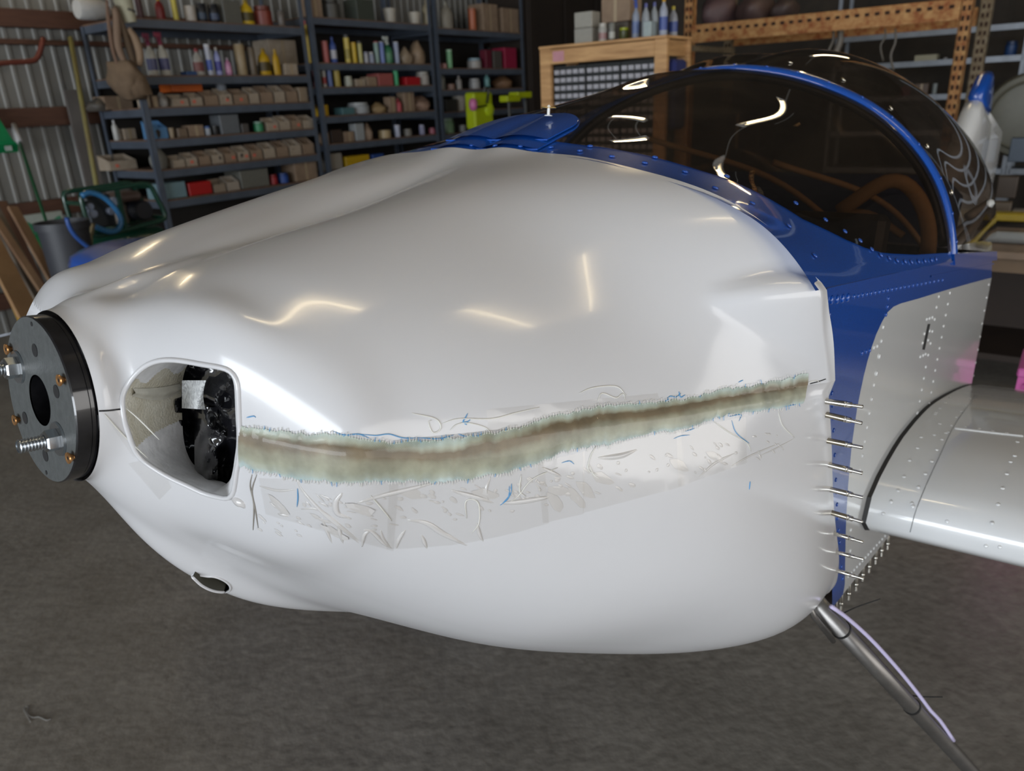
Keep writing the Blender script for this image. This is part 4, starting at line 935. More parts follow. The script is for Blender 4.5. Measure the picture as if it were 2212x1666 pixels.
def item(kind, x0, x1, hpx, col, zbase, b=BF-.05, cap=None, band=None, desc=None, where='', dep=None, group=None, y0px=None, rot=0.0, up=0.0, axis='b', a=None):
    """x0,x1: image columns of the thing's foot; hpx its height in image pixels"""
    if axis == 'b':
        aa = a_of((x0+x1)/2, zbase, b); aL, aR = a_of(x0, zbase, b), a_of(x1, zbase, b); P0 = world_ab(aa, b, zbase); rz = ROTD; w = abs(aR-aL)
    else:
        P0 = at_a(((x0+x1)/2, 300), a); P0[2] = zbase
        f = lambda px: _b_of(px, zbase, a)
        P0 = world_ab(a, f((x0+x1)/2), zbase); rz = ROTN; w = abs(f(x1)-f(x0))
    dist = (P0-CAM) @ FW; h = hpx*dist/F/.97
    if kind in ('box', 'cardbox', 'bin', 'cbin', 'bag'): w *= .93
    else: w *= .86
    t = thing(NAMEOF[kind], L((desc or 'thing')+' '+where), KIND[kind], tuple(P0+np.array([0, 0, up])), rz+rot, group)
    d = dep or min(.45, max(w*.8, .10))
    if kind == 'box': it_box(t, w, d, h, col)
    elif kind == 'cardbox':
        it_box(t, w, d, h, None, M_CARD if col == 'card' else (M_CARDL if col == 'pale' else P_(col)), name='carton'); mb = MB(); mb.box((-.012, -.001, h*.0), (.012, .0, h*.98)); mb.box((-w/2, d*.48, h), (w/2, d*.52, h+.001)); obj('tape', mb, P_('9b8a70'), t)
    elif kind in ('bin', 'cbin'): it_bin(t, w, d, h, None, M_CARD if col == 'card' else (M_CARDL if col == 'pale' else P_(col)))
    elif kind == 'bag': it_bag(t, w, d, h, col, int(x0))
    elif kind == 'spray': it_spray(t, w, h, col, cap or 'b0b0b0', band or '8090a0')
    else: it_round(t, w, h, col, cap, kind, band)
    return t
def _b_of(px, z, a):
    lo, hi = -8.0, 8.0
    for _ in range(50):
        m = (lo+hi)/2
        if proj(world_ab(a, m, z))[0] < px: lo = m
        else: hi = m
    return (lo+hi)/2
def row(k, lv, items, where, group=None, b=BF-.06):
    z = CAMZ+LV[k][lv]*DS+.031
    for q in items:
        kind, x0, x1, h, col, cap, band, desc = q[:8]; kw = q[8] if len(q) > 8 else {}
        item(kind, x0, x1, h, col, z, b=kw.pop('b', b), cap=cap, band=band, desc=desc, where=where, **kw)
# first unit
row(0, 0, [('tube', 302, 316, 44, '3a1214', None, None, 'dark red caulk tube'), ('jug', 344, 366, 42, '6f1a1c', 'b09a18', None, 'red bottle with a yellow cap'),
 ('tube', 379, 391, 46, 'b0a23a', 'b8b8b4', None, 'yellow and white tube'), ('can', 409, 432, 30, 'a8a198', 'b8b0a4', None, 'off white can'), ('can', 434, 456, 36, '15171c', '1d2024', '2a3a4c', 'black can beside the off white can'), ('can', 460, 483, 36, '14161b', '1d2024', '38445c', 'second black can, left of the grey carton'),
 ('box', 486, 527, 44, '54544e', None, None, 'grey flat carton'), ('jug', 531, 562, 48, 'c7a61c', '8c7614', '4c4420', 'bright yellow jug'), ('jar', 564, 602, 38, '6e2a1c', '5a2418', None, 'round rust red canister'), ('can', 606, 622, 30, '5d5650', '3a3a3a', None, 'small grey can')], 'on the top shelf of the first unit')
row(0, 1, [('spray', 328, 351, 84, 'a9a69c', '6b1f3c', '4a4d72', 'left white spray bottle with pink nozzle'), ('spray', 353, 378, 86, 'b8b5aa', '7d2440', '50527a', 'right white spray bottle with pink nozzle'), ('box', 404, 428, 8, '2a4a78', None, None, 'low blue box'),
 ('jug', 427, 452, 52, '9d9a93', '8c3438', '7a4a48', 'white flask with red cap'), ('tube', 454, 466, 60, 'a6a9b4', 'b6b6b8', '3f57a0', 'thin white tube with blue label'), ('bottle', 472, 486, 54, '8f94c0', 'a9a49a', '3c3c88', 'violet blue bottle'), ('bottle', 493, 507, 34, 'b07a9a', '9a8c94', 'c08aa6', 'short pink bottle'),
 ('can', 521, 543, 60, '8e7c5e', '8a7a60', None, 'tall tan can'), ('can', 546, 562, 54, '5c5040', '4c4438', None, 'brown can beside the tan can'), ('jug', 570, 598, 52, 'b8930f', '8d7210', '4a3e1c', 'yellow jug with dark label'), ('jug', 598, 614, 50, 'b28c14', 'a88618', None, 'slim yellow jug'),
 ('cardbox', 618, 646, 22, 'pale', None, None, 'small pale carton')], 'on the second shelf of the first unit')
z2 = CAMZ+LV[0][1]*DS+.031
item('cardbox', 585, 648, 50, 'pale', z2+.10, b=BF-.36, desc='wide folded cardboard carton behind the yellow jugs', where='of the first unit', dep=.25)
_b = item('box', 585, 648, 24, '4a443c', z2, b=BF-.36, desc='low grey brown box under the folded carton', where='', dep=.25)
row(0, 2, [('cardbox', 312, 328, 24, 'pale', None, None, 'small square carton'), ('cardbox', 331, 345, 22, 'card', None, None, 'second small carton'), ('bag', 348, 372, 28, '8f8a84', None, None, 'crumpled white paper bag'), ('bin', 374, 410, 24, 'pale', None, None, 'tray under the orange packet'), ('bin', 413, 440, 26, 'pale', None, None, 'tray right of the orange packet'), ('bin', 444, 474, 30, 'card', None, None, 'fourth tray'),
 ('bin', 476, 504, 32, 'pale', None, None, 'tray below the clear jar'), ('bin', 507, 538, 30, 'card', None, None, 'sixth tray'), ('bin', 541, 562, 32, 'pale', None, None, 'seventh tray'), ('bin', 565, 592, 34, 'card', None, None, 'eighth tray'), ('bin', 595, 618, 34, 'pale', None, None, 'ninth tray'), ('bin', 621, 645, 34, 'card', None, None, 'tenth tray'), ('box', 648, 668, 28, '8a7a66', None, None, 'pale brown end box')], 'on the third shelf of the first unit')
z3 = CAMZ+LV[0][2]*DS+.031
item('box', 372, 442, 26, 'b5561c', z3+.115, b=BF-.12, desc='bright orange packet with a white stripe', where='lying on the trays', dep=.2)
item('jar', 474, 496, 30, '7c828a', z3+.12, b=BF-.12, desc='clear round jar', where='standing on the trays of the third shelf')
row(0, 3, [('cbin', 327, 366, 36, '4f7ca6', None, None, 'sky blue open box'), ('cup', 368, 383, 20, 'a09078', None, None, 'pale paper cup'), ('box', 386, 408, 18, '6c5c4c', None, None, 'brown carton with an orange sticker'), ('cardbox', 410, 444, 22, 'card', None, None, 'low brown carton'), ('jar', 446, 461, 18, '9aa0a8', '3d5f9a', None, 'white jar with blue lid'), ('jar', 463, 476, 18, '2c2c2c', '3a3a3a', None, 'black small jar'),
 ('box', 479, 522, 38, '5c6064', None, None, 'grey steel box with orange dot'), ('box', 524, 540, 18, '4a4644', None, None, 'dark low box'), ('jar', 556, 577, 20, '2a7a50', '6a8a78', None, 'green round jar'), ('bin', 579, 604, 26, 'pale', None, None, 'first tray right of the green jar'), ('bin', 606, 629, 28, 'pale', None, None, 'second tray right of the green jar'), ('bin', 631, 654, 28, 'card', None, None, 'third tray right of the green jar'), ('bin', 656, 682, 26, 'pale', None, None, 'last tray')], 'on the fourth shelf of the first unit')
row(0, 4, [('bag', 336, 372, 48, '7e7e78', None, None, 'grey clear plastic bag'), ('bin', 376, 402, 24, 'pale', None, None, 'tray with orange sticker at the left')]+[('bin', 376+28*q, 401+28*q, 26+q*.7, 'pale' if q % 2 else 'card', None, None, '%s tray from the bag' % nm) for q, nm in enumerate(['', 'second', 'third', 'fourth', 'fifth', 'sixth', 'seventh', 'eighth', 'ninth', 'tenth', 'eleventh']) if q]+[], 'on the fifth shelf of the first unit')
row(0, 5, [('box', 346, 408, 32, '6f8a92', None, None, 'pale blue box with a hand hole'), ('box', 410, 462, 26, 'a01414', None, None, 'bright red box'), ('cbin', 464, 490, 26, '8a7c6c', None, None, 'pale open tray'), ('cbin', 492, 520, 28, '9a9084', None, None, 'second pale open tray'), ('box', 522, 586, 36, '66665f', None, None, 'wide grey carton'), ('jar', 589, 606, 20, '8c1a20', '7a161a', None, 'red jar'), ('jar', 609, 632, 20, '24468c', '203c78', None, 'blue jar'), ('cardbox', 640, 690, 44, 'card', None, None, 'large brown carton')], 'on the lowest shelf of the first unit')
# items seen through the open left end of the first unit
BR = BF-.50
for lv, its in ((2, [('cardbox', 228, 292, 26, 'card', None, None, 'brown carton at the back left')]), (3, [('bottle', 250, 264, 40, 'a8a8a4', 'b0b0b0', None, 'white slanting bottle at the back'), ('cardbox', 270, 298, 22, 'pale', None, None, 'pale carton at the back')]), (4, [('cbin', 238, 300, 30, 'pale', None, None, 'pale tray with red stickers at the back')]), (5, [('bag', 245, 300, 34, '6c6a66', None, None, 'grey sack at the back'), ])):
    row(0, lv, its, 'of shelf %s, first unit' % ['one', 'two', 'three', 'four', 'five', 'six'][lv], b=BR)
item('bag', 200, 262, 26, '4b4640', CAMZ+LV[0][1]*DS-.22, b=BR, desc='dark cloth bundle at the back left', where='of the first unit')
# white jug lying on its side on the top left corner
t = thing('jug', L('white plastic jug lying on its side on the rack corner'), 'jug', tuple(world_ab(a_of(168, CAMZ+.8, BF-.45), BF-.45, CAMZ+LV[0][0]*DS+.12)), ROTD)
mb = MB(); M = Matrix.Rotation(PI/2, 4, 'Y'); mb.lathe([(.07, 0), (.078, .02), (.078, .20), (.05, .25), (.02, .27), (.018, .33)], 16, M=M); obj('body', mb, P_('b4b4b2'), t, 40); mb = MB(); mb.lathe([(.022, .33), (.022, .35)], 12, M=M); obj('cap', mb, P_('b8b0a4'), t)
# second unit
row(1, 0, [('cardbox', 668, 700, 44, 'card', None, None, 'brown carton at the left end'), ('jar', 712, 748, 38, '3f3d38', '33312c', None, 'dark grey jar'), ('box', 772, 812, 40, '3c413a', None, None, 'dark green grey box'), ('cup', 842, 867, 28, '9a958a', None, None, 'left off white cup'), ('cup', 896, 918, 24, 'a09a8e', None, None, 'right off white cup')], 'on the top shelf of the middle unit')
row(1, 1, [('tube', 671, 688, 80, 'b59a28', 'a03424', None, 'tall yellow tube with red cap'), ('tube', 704, 716, 42, 'a85c58', '985450', None, 'coral tube'), ('bottle', 721, 734, 50, '3a4f8c', '30427c', 'a8a8b0', 'blue bottle'), ('tube', 752, 763, 54, 'b5a048', '2c2c2c', '8a7c30', 'yellow tube, first of three'), ('tube', 766, 776, 40, 'b89a20', 'b08c1c', None, 'yellow tube, second of three'), ('tube', 779, 788, 42, 'aaa468', '3c3c34', None, 'yellow and white tube, third of three'),
 ('jar', 791, 800, 22, 'a0a0a4', '8c8c98', None, 'white small jar'), ('jar', 802, 813, 22, '8c92a4', 'a0a0a0', None, 'grey white small jar'), ('can', 815, 824, 42, '7a9088', '9c3c3c', None, 'pale teal can'), ('can', 826, 836, 42, '6c7cb0', 'a4a4a4', None, 'pale blue can'), ('spray', 838, 856, 54, '2f6a48', 'aeb4ae', '4c7c5c', 'green spray bottle with white head'), ('can', 858, 867, 42, '8c94a8', 'b4b4b4', None, 'white and blue can'),
 ('bag', 874, 898, 32, '8a7a66', None, None, 'tan sack'), ('bag', 900, 928, 44, '84705a', None, None, 'bigger tan sack')], 'on the second shelf of the middle unit')
row(1, 2, [('tube', 681, 688, 38, '7a4a50', '6c3c44', None, 'maroon slim tube'), ('tube', 691, 698, 40, '8c9478', '7c8c68', None, 'pale green slim tube'), ('tube', 701, 709, 38, 'aaa8a4', 'b0b0b0', 'a04040', 'white slim tube'), ('tube', 713, 723, 40, '5c6c9c', 'a4a4a8', None, 'blue slim tube'), ('tube', 728, 741, 42, 'a08c40', 'a89440', None, 'mustard tube'), ('jar', 752, 768, 20, '9a9a8c', 'a4a494', None, 'pale jar'), ('cardbox', 770, 792, 14, 'pale', None, None, 'low carton'), ('box', 794, 816, 18, '8c7864', None, None, 'tan box'), ('box', 818, 852, 24, '94504c', None, None, 'red and white box'),
 ('tube', 856, 865, 40, '3a9a68', '308c5c', None, 'bright green tube'), ('box', 877, 910, 16, 'a01820', None, None, 'red tray'), ('jar', 913, 936, 26, '98928c', 'a09c94', None, 'grey white tub')], 'on the third shelf of the middle unit')
row(1, 3, [('box', 690, 712, 22, 'b8941c', None, None, 'yellow block'), ('box', 740, 768, 14, '4a6c70', None, None, 'teal low box'), ('jar', 771, 812, 22, '93979a', 'a0a4a6', None, 'white round tub'), ('bag', 814, 842, 20, '8a7452', None, None, 'tan pouch'), ('cardbox', 844, 858, 30, 'card', None, None, 'narrow brown carton'), ('bottle', 860, 873, 26, 'a84850', 'a04048', None, 'pink red bottle'), ('cardbox', 876, 898, 38, 'card', None, None, 'brown carton'), ('bag', 902, 944, 28, '8a7060', None, None, 'brown sack')], 'on the fourth shelf of the middle unit')
row(1, 4, [('cardbox', 698, 714, 22, 'card', None, None, 'first brown carton'), ('box', 717, 742, 26, '3c302a', None, None, 'dark brown box'), ('cardbox', 745, 768, 20, 'card', None, None, 'second brown carton'), ('box', 770, 790, 34, '94989a', None, None, 'white box'), ('bag', 793, 812, 32, '84705e', None, None, 'tan bag'), ('can', 830, 853, 16, 'a08c68', '9c8864', None, 'round tan tin'), ('tube', 859, 869, 24, 'a0a4b4', 'a8a8b4', None, 'white tube'), ('jar', 880, 896, 14, '6c6860', '7c7870', None, 'grey tin'), ('jar', 912, 922, 20, '7c7c94', '8c8ca0', None, 'violet tin'), ('jar', 934, 946, 12, '94505c', '8c4854', None, 'pink tin')], 'on the fifth shelf of the middle unit')
row(1, 5, [('box', 707, 743, 32, '8a857c', None, None, 'off white box'), ('box', 748, 802, 22, 'ad8d12', None, None, 'long yellow box'), ('box', 806, 832, 20, '23407c', None, None, 'blue box')], 'on the lowest shelf of the middle unit')
# third unit
row(2, 0, [('bottle', 925, 941, 56, '8a8068', '7c7460', None, 'cream bottle'), ('jug', 966, 992, 52, '8e8a80', '8c8c84', None, 'grey white jug'), ('tube', 1022, 1034, 42, 'a05838', '8c4c30', None, 'orange tube'), ('cardbox', 1045, 1078, 52, 'card', None, None, 'left brown carton'), ('cardbox', 1086, 1124, 46, 'card', None, None, 'right brown carton')], 'on the top shelf of the far unit')
row(2, 1, [('jar', 948, 957, 12, '946c68', None, None, 'pink jar'), ('jar', 960, 969, 12, '9c706c', None, None, 'second pink jar'), ('tube', 972, 981, 36, '74a87c', 'a0c0a4', None, 'mint green tube'), ('jar', 1026, 1048, 20, '94908c', '7c94a0', None, 'white jar'), ('box', 1051, 1064, 36, '5c1c2c', None, None, 'dark crimson book box'), ('box', 1067, 1086, 34, '4c4844', None, None, 'grey book box'), ('box', 1091, 1118, 40, '8a1e3c', None, None, 'crimson box')], 'on the second shelf of the far unit')
row(2, 2, [('bottle', 953, 968, 36, '6a6c66', '74746c', None, 'clear bottle'), ('jar', 974, 988, 14, '7c6054', None, None, 'brown jar'), ('bottle', 992, 1002, 26, '84807c', '8c8884', None, 'grey bottle'), ('jar', 1026, 1044, 20, '8c8c8c', '949494', None, 'white jar'), ('bottle', 1053, 1062, 30, '5a8484', '74847c', None, 'teal bottle'), ('bag', 1086, 1118, 24, '6c5038', None, None, 'brown pouch')], 'on the third shelf of the far unit')
row(2, 3, [('cup', 994, 1018, 34, '908a80', None, None, 'pale cup'), ('box', 965, 990, 24, '33332f', None, None, 'dark box')], 'on the fourth shelf of the far unit')
row(2, 4, [('jar', 968, 990, 30, '74906c', '8ca084', None, 'pale green jar'), ('jar', 1000, 1012, 18, '6c6c68', None, None, 'grey jar')], 'on the fifth shelf of the far unit')

# dark cartons stacked on the top shelf row towards the far corner
random.seed(21)
for q, (x0, x1, h, c) in enumerate(((1122, 1150, 70, '3a2a1c'), (1152, 1178, 56, '2c2018'), (1130, 1175, 60, '33261b'))):
    item('cardbox', x0, x1, h, c, CAMZ+.127*DS+.031 if q < 2 else CAMZ+.127*DS-.5, b=BF-.2, desc=['dark carton above the far corner', 'second dark carton above the far corner', 'dark carton below the corner cartons'][q], where='')

t = thing('filler', L('added tall dark brown cupboard standing beyond the last shelving unit'), 'filler', tuple(world_ab(1.45*DS, BF, 0)), ROTD)  # dark block with door slabs, added to cover the bright wall past the shelves
mb = MB(); mb.box((0, .0, 0), (2.6, .65, 3.6), bev=.01); obj('filler_body', mb, mat('dark_brown_filler', '241b14', .8, var=.25, vscale=2), t)
for q in range(3): mb = MB(); mb.box((.03+.86*q, -.02, .1), (.83+.86*q, 0, 3.5), bev=.005); obj('door', mb, mat('dark_brown_filler'), t)

# ---- lime green case and lime topped stand in front of the far unit
t = thing('jerry_can', L('lime green flat case with round cap in front of the shelves'), 'case', tuple(at_b((1048, 278), BF+.6)), ROTD)
s = np.linalg.norm(at_b((1048, 278), BF+.6)-CAM)/F
mb = MB(); mb.box((-31*s, 0, 0), (31*s, .14, 70*s), bev=.02); obj('case_body', mb, P_('98a812', .35), t)
mb = MB(); mb.tube([(-2*s, -.02, 70*s), (-2*s, -.03, 78*s), (12*s, -.03, 78*s), (12*s, -.02, 66*s), (6*s, -.02, 48*s)], .012, 8); mb.tube([(-22*s, -.012, 42*s), (6*s, -.016, 44*s)], .010, 6); obj('black_handle', mb, P_('15160f'), t, kind='stuff')
mb = MB(); mb.lathe([(13*s, 0), (12*s, .02), (5*s, .03)], 20, M=Matrix.Translation((16*s, 0, 36*s)) @ Matrix.Rotation(PI/2, 4, 'X')); obj('round_cap', mb, P_('a8bc20', .3), t, 40)
t = thing('ball', L('small pink ball at the left of the lime green case'), 'ball', tuple(at_b((1022, 226), BF+.62)))
mb = MB(); mb.lathe([(.0001, -12*s), (6*s, -10*s), (8*s, -5*s), (8.5*s, 0), (8*s, 5*s), (6*s, 10*s), (.0001, 12*s)], 14, cap=False); obj('ball_skin', mb, P_('b0608c'), t, True)
pt = at_b((1125, 212), BF+.8); st_ = np.linalg.norm(pt-CAM)/F
t = thing('tool_stand', L('folding stand with a lime green top bar beside the cabinet'), 'tool stand', tuple(pt), ROTD)
mb = MB(); mb.box((-46*st_, 0, -6*st_), (0, .12, 6*st_), bev=.01); mb.box((-4*st_, .02, 0), (46*st_, .16, 12*st_), bev=.01); obj('top_bar', mb, P_('98a510', .35), t)
for x, dx in ((-28, -6), (-24, 6), (30, -6), (34, 6)):
    mb = MB(); mb.tube([(x*st_, .06, -4*st_), ((x+dx)*st_, .06+dx*.01, -pt[2]+.01)], .012, 6); obj('leg', mb, P_('3c3c3a'), t)

# ---- hanging rucksack and bucket at the front left post
pc = at_b((278, 120), BF+.10); sb = ((pc-CAM) @ FW)/F
t = thing('rucksack', L('limp brown rucksack hanging from the left rack post'), 'rucksack', tuple(at_b((283, 214), BF+.13)), ROTD)
mb = MB(); rows = []
for v in np.linspace(0, 1, 16):
    row_ = []; w_ = (24+14*math.sin(min(1, v*2.2)*PI/2)-24*max(0, v-.42))*sb; dd = (.10+.06*math.sin(v*PI))
    cx = (14-26*v)*sb*.55
    for q in range(24):
        a_ = 2*PI*q/24; k_ = 1+.05*math.sin(4*a_+v*9)+.04*math.sin(7*a_-v*7); row_.append((cx+w_*k_*math.cos(a_), dd*k_*math.sin(a_), 74*sb*v+.01*math.sin(3*a_)))
    rows.append(row_)
mb.grid(rows, closed=True); mb.f += [tuple(range(23, -1, -1)), tuple(15*24+q for q in range(24))]; mb.m += [0, 0]
M_CANV = mat('brown_canvas', '5d4c3b', .9, color2='6f5c48', vscale=9, bump=.6, bscale=18)
obj('bag_body', mb, M_CANV, t, True)
mb = MB(); rows = []
for v in np.linspace(0, 1, 8):
    row_ = []
    for q in np.linspace(-1, 1, 12): row_.append((((8-4*v)+q*(22-5*v*v))*sb, -.135-.035*math.cos(q*PI/2)*math.sin(PI*v*.9+.2), (6+40*v)*sb))
    rows.append(row_)
mb.grid(rows); obj('front_pocket', mb, M_CANV, t, True)
for k_, (p, c_, r_) in enumerate((([(-22, 60), (-26, 95), (-24, 130), (-20, 165), (-16, 190)], '6a5344', .013), ([(-6, 70), (-14, 100), (-10, 130), (-4, 158), (-4, 175)], '7a6554', .028), ([(14, 60), (10, 100), (6, 135), (2, 170), (-2, 180)], '574736', .022), ([(24, 66), (30, 90), (26, 120), (16, 138)], '8a745e', .030))):
    mb = MB(); mb.tube([(x*sb, -.06, z*sb) for x, z in smoothpts(p, 14)], [r_*(.8+.4*math.sin(i/13*PI)) for i in range(14)], 8); obj('strap', mb, mat('strap_'+c_, c_, .9), t, True)
t = thing('bucket', L('small off white bucket hooked on the rack post above the rucksack'), 'bucket', tuple(at_b((273, 50), BF+.10)), ROTD+.0)
mb = MB(); Mt = Matrix.Translation((0, -.05, 0)) @ Matrix.Rotation(-.12, 4, 'Y'); mb.lathe([(14*sb, 0), (19*sb, 44*sb), (20*sb, 45*sb), (18*sb, 45*sb), (13*sb, 2*sb), (.001, 2*sb)], 20, M=Mt); obj('pail', mb, P_('aaa68f'), t, 40)
mb = MB(); mb.tube([(-8*sb, -.05-.072*0-17*sb, 24*sb), (0, -.055-17*sb, 22*sb), (7*sb, -.05-17*sb, 19*sb)], .008, 6); obj('handle', mb, P_('3c3a34'), t)

# ---- cabinet of small drawers in a pine frame
CA = 4.75
zt = CAMZ+.34; 
b0, b1 = _b_of(1166, zt-.1, CA), _b_of(1440, zt-.1, CA)
pT = at_a((1300, 95), CA); zt = pT[2]
t = thing('drawer_cabinet', L('pine framed cabinet of many small grey drawers'), 'cabinet', tuple(world_ab(CA, b0, 0)), ROTN)
wc_ = b1-b0; CD = .38
zb_ = .35
for x in (0, wc_-.085):
    for y in (0, CD-.04): mb = MB(); mb.box((x, y, 0), (x+.085, y+.04, zt), bev=.003); obj('post', mb, M_PINE, t)
mb = MB(); mb.box((.085, .002, zt-.10), (wc_-.085, .04, zt-.005), bev=.003); obj('top_rail', mb, M_PINE, t)
mb = MB(); mb.box((0, -.01, zt), (wc_, CD+.02, zt+.018), bev=.002); obj('top_board', mb, M_PINE, t)
mb = MB(); mb.box((wc_-.06, .04, zt-.10), (wc_-.02, CD-.04, zt-.005), bev=.003); obj('side_rail', mb, M_PINE, t)
mb = MB(); mb.box((.085, .0, zb_-.09), (wc_-.085, .04, zb_), bev=.003); obj('bottom_rail', mb, M_PINE, t)
iw = wc_-.17; cw = iw/3
M_CASE = mat('black_drawer_case', '15191a', .6); M_DRW = mat('translucent_grey_drawer', 'a5a4aa', .3, var=.06, vscale=30)
prow = .052; ztop = zt-.115
dm = None; nd = 0
for c_ in range(3):
    mb = MB(); x0 = .085+c_*cw; mb.box((x0+.003, .05, zb_), (x0+cw-.003, CD-.05, ztop)); case = obj('drawer_case', mb, M_CASE, t)
    ncol = 5; dw = (cw-.012)/ncol; r_ = 0; z = ztop-.012
    while z-prow > zb_ and nd < 292:
        if r_ in (7, 15): z -= .03
        for q in range(ncol):
            if dm is None:
                mm = MB(); mm.box((.006, 0, .010), (dw-.006, .02, prow-.014), bev=.002); mm.box((.012, -.010, .014), (dw-.012, 0, .022)); mm.box((.006, -.001, prow-.022), (dw-.006, 0, prow-.013)); dm = mm.mesh('drawer', M_DRW)
            o = bpy.data.objects.new('drawer', dm); COL.objects.link(o); o.parent = case; o.location = (x0+.006+q*dw, .035, z-prow); nd += 1
        z -= prow; r_ += 1
        if r_ >= 19: break
mb = MB(); mb.box((.11, -.0008, zt-.085), (.20, .0015, zt-.02)); obj('paper_note', mb, P_('b8848c'), t)
mb = MB(); mb.box((wc_-.05, .09, zt-.55), (wc_+.02, .28, zt-.12), bev=.02); o = tag(obj('cloth', mb, mat('navy_cloth', '20285c', .9, bump=.4, bscale=9)), L('navy cloth hanging at the right side of the drawer cabinet'), 'cloth'); o.location = world_ab(CA, b0, 0); o.rotation_euler = (0, 0, ROTN)
# things standing on the cabinet
def citem(kind, x0, x1, h, col, cap, band, desc, dy=.10, up=0, **kw):
    return item(kind, x0, x1, h, col, zt+.0185+up, cap=cap, band=band, desc=desc, where='', axis='a', a=CA+dy, **kw)
citem('box', 1239, 1280, 30, '8c8a82', None, '', 'lower of two white label printed boxes on the cabinet')
_h = 30*5.2/F/.97
citem('box', 1239, 1280, 30, '918f86', None, '', 'upper of two white label printed boxes on the cabinet', up=.10)
citem('jar', 1288, 1308, 36, '9c9a94', 'a8a49c', '8c6c6a', 'white jar with red band beside the white boxes')
citem('can', 1311, 1326, 36, '6c6c66', '2c2c2c', 'a4a49c', 'black and white can right of the red banded jar')
citem('jar', 1332, 1354, 24, '3c4018', '8e9612', None, 'jar with a lime green lid on the cabinet')
citem('cardbox', 1296, 1362, 46, 'card', None, None, 'brown open carton stacked above the cans', dy=.22, up=.125)
citem('box', 1300, 1358, 38, '4c443a', None, None, 'grey brown box carrying the open carton', dy=.24)
citem('spray', 1361, 1378, 86, '7c8494', '2a4894', '5c6c94', 'spray bottle with blue head')
citem('jug', 1380, 1400, 66, '84888c', '4a4c84', None, 'cloudy jug right of the blue headed sprayer')
citem('box', 1388, 1406, 30, '94a0a0', None, None, 'pale blue box in front of the cloudy jugs', dy=.04)
citem('jug', 1399, 1418, 68, '868a8c', '4c5084', None, 'second cloudy jug left of the yellow headed sprayer', dy=.16)
citem('spray', 1419, 1438, 96, '8c92a0', 'b88c10', '3a4c88', 'spray bottle with yellow head')
citem('jug', 1437, 1460, 58, '7c7c80', '9c8c18', '2c3c74', 'grey jug with yellow cap at the cabinet edge', dy=.2)

# ---- rusty pallet rack
M_RUST = mat('rusty_orange_steel', '7a3d10', .75, color2='b08a58', vscale=16, detail=8, bump=.3, bscale=60)
M_RUST2 = mat('rusty_grey_steel', '5a4a34', .75, color2='7d735f', vscale=22, detail=6)
RAa = world_ab(0, 0, 0)
_rp = at_t((2078, 100), 1.0); 
RA = 7.15
pr0 = at_a((1487, 60), RA); pr1 = at_a((2076, 100), RA)
rb0, rb1 = pr0@RN, pr1@RN
t = thing('pallet_rack', L('rusty orange pallet rack with perforated beams behind the canopy'), 'rack', tuple(world_ab(RA, rb0, 0)), ROTN)
wr_ = rb1-rb0
def perf(x, y, m, name, zt_, w=.085):
    mb = MB(); mb.box((x-w/2, y, 0), (x+w/2, y+.02, zt_)); mb.box((x-w/2, y, 0), (x-w/2+.01, y+.07, zt_)); mb.box((x+w/2-.01, y, 0), (x+w/2, y+.07, zt_)); o = obj(name, mb, m, t)
    mb = MB(); z = .1
    while z < zt_: mb.box((x-.028, y-.0015, z), (x-.008, y-.0003, z+.035)); mb.box((x+.008, y-.0015, z), (x+.028, y-.0003, z+.035)); z += .07
    obj('slot_holes', mb, mat('hole_dark', '2b1608', .9), o, kind='stuff')
perf(0, 0, M_RUST, 'upright', 4.0); perf(wr_, 0, M_RUST, 'upright', 4.0); perf(wr_+.02, 1.0, M_RUST2, 'upright', 4.0, .1); perf(0, 1.0, M_RUST2, 'upright', 4.0, .1)
zz = at_a((1600, 62), RA)[2]
for dz_, y_ in ((0, -.03), (0, 1.03)):
    mb = MB(); mb.box((.04, y_, zz-.065), (wr_-.04, y_+.05, zz+.065), bev=.006); mb.box((.04, y_-.012, zz-.085), (wr_-.04, y_+.03, zz-.06)); o = obj('beam', mb, M_RUST, t)
    mb = MB(); x = .1
    while x < wr_-.1: mb.box((x, y_-.0015, zz+.0), (x+.035, y_-.0003, zz+.025)); x += .075
    obj('slot_holes', mb, mat('hole_dark'), o, kind='stuff')
mb = MB(); mb.box((0, 0, .9), (.05, 1.0, .95)); mb.box((0, 0, 2.0), (.05, 1.0, 2.05)); obj('side_brace', mb, M_RUST2, t, kind='stuff')
# bundles stored on the rack
for q, (x0, x1, h, c, nm) in enumerate(((1498, 1570, 70, '4c3a3c', 'left'), (1572, 1650, 60, '463634', 'middle'), (1652, 1705, 46, '3a2e2c', 'right'))):
    item('bag', x0, x1, h, c, zz+.07, desc='dark purple brown bundle on the rusty rack,', where=nm, axis='a', a=RA+.15, dep=.5)
item('cardbox', 1540, 1640, 70, '2b2018', CAMZ-.55, desc='dark brown crate inside the rusty rack', where='', axis='a', a=RA+.5, dep=.4, up=0)

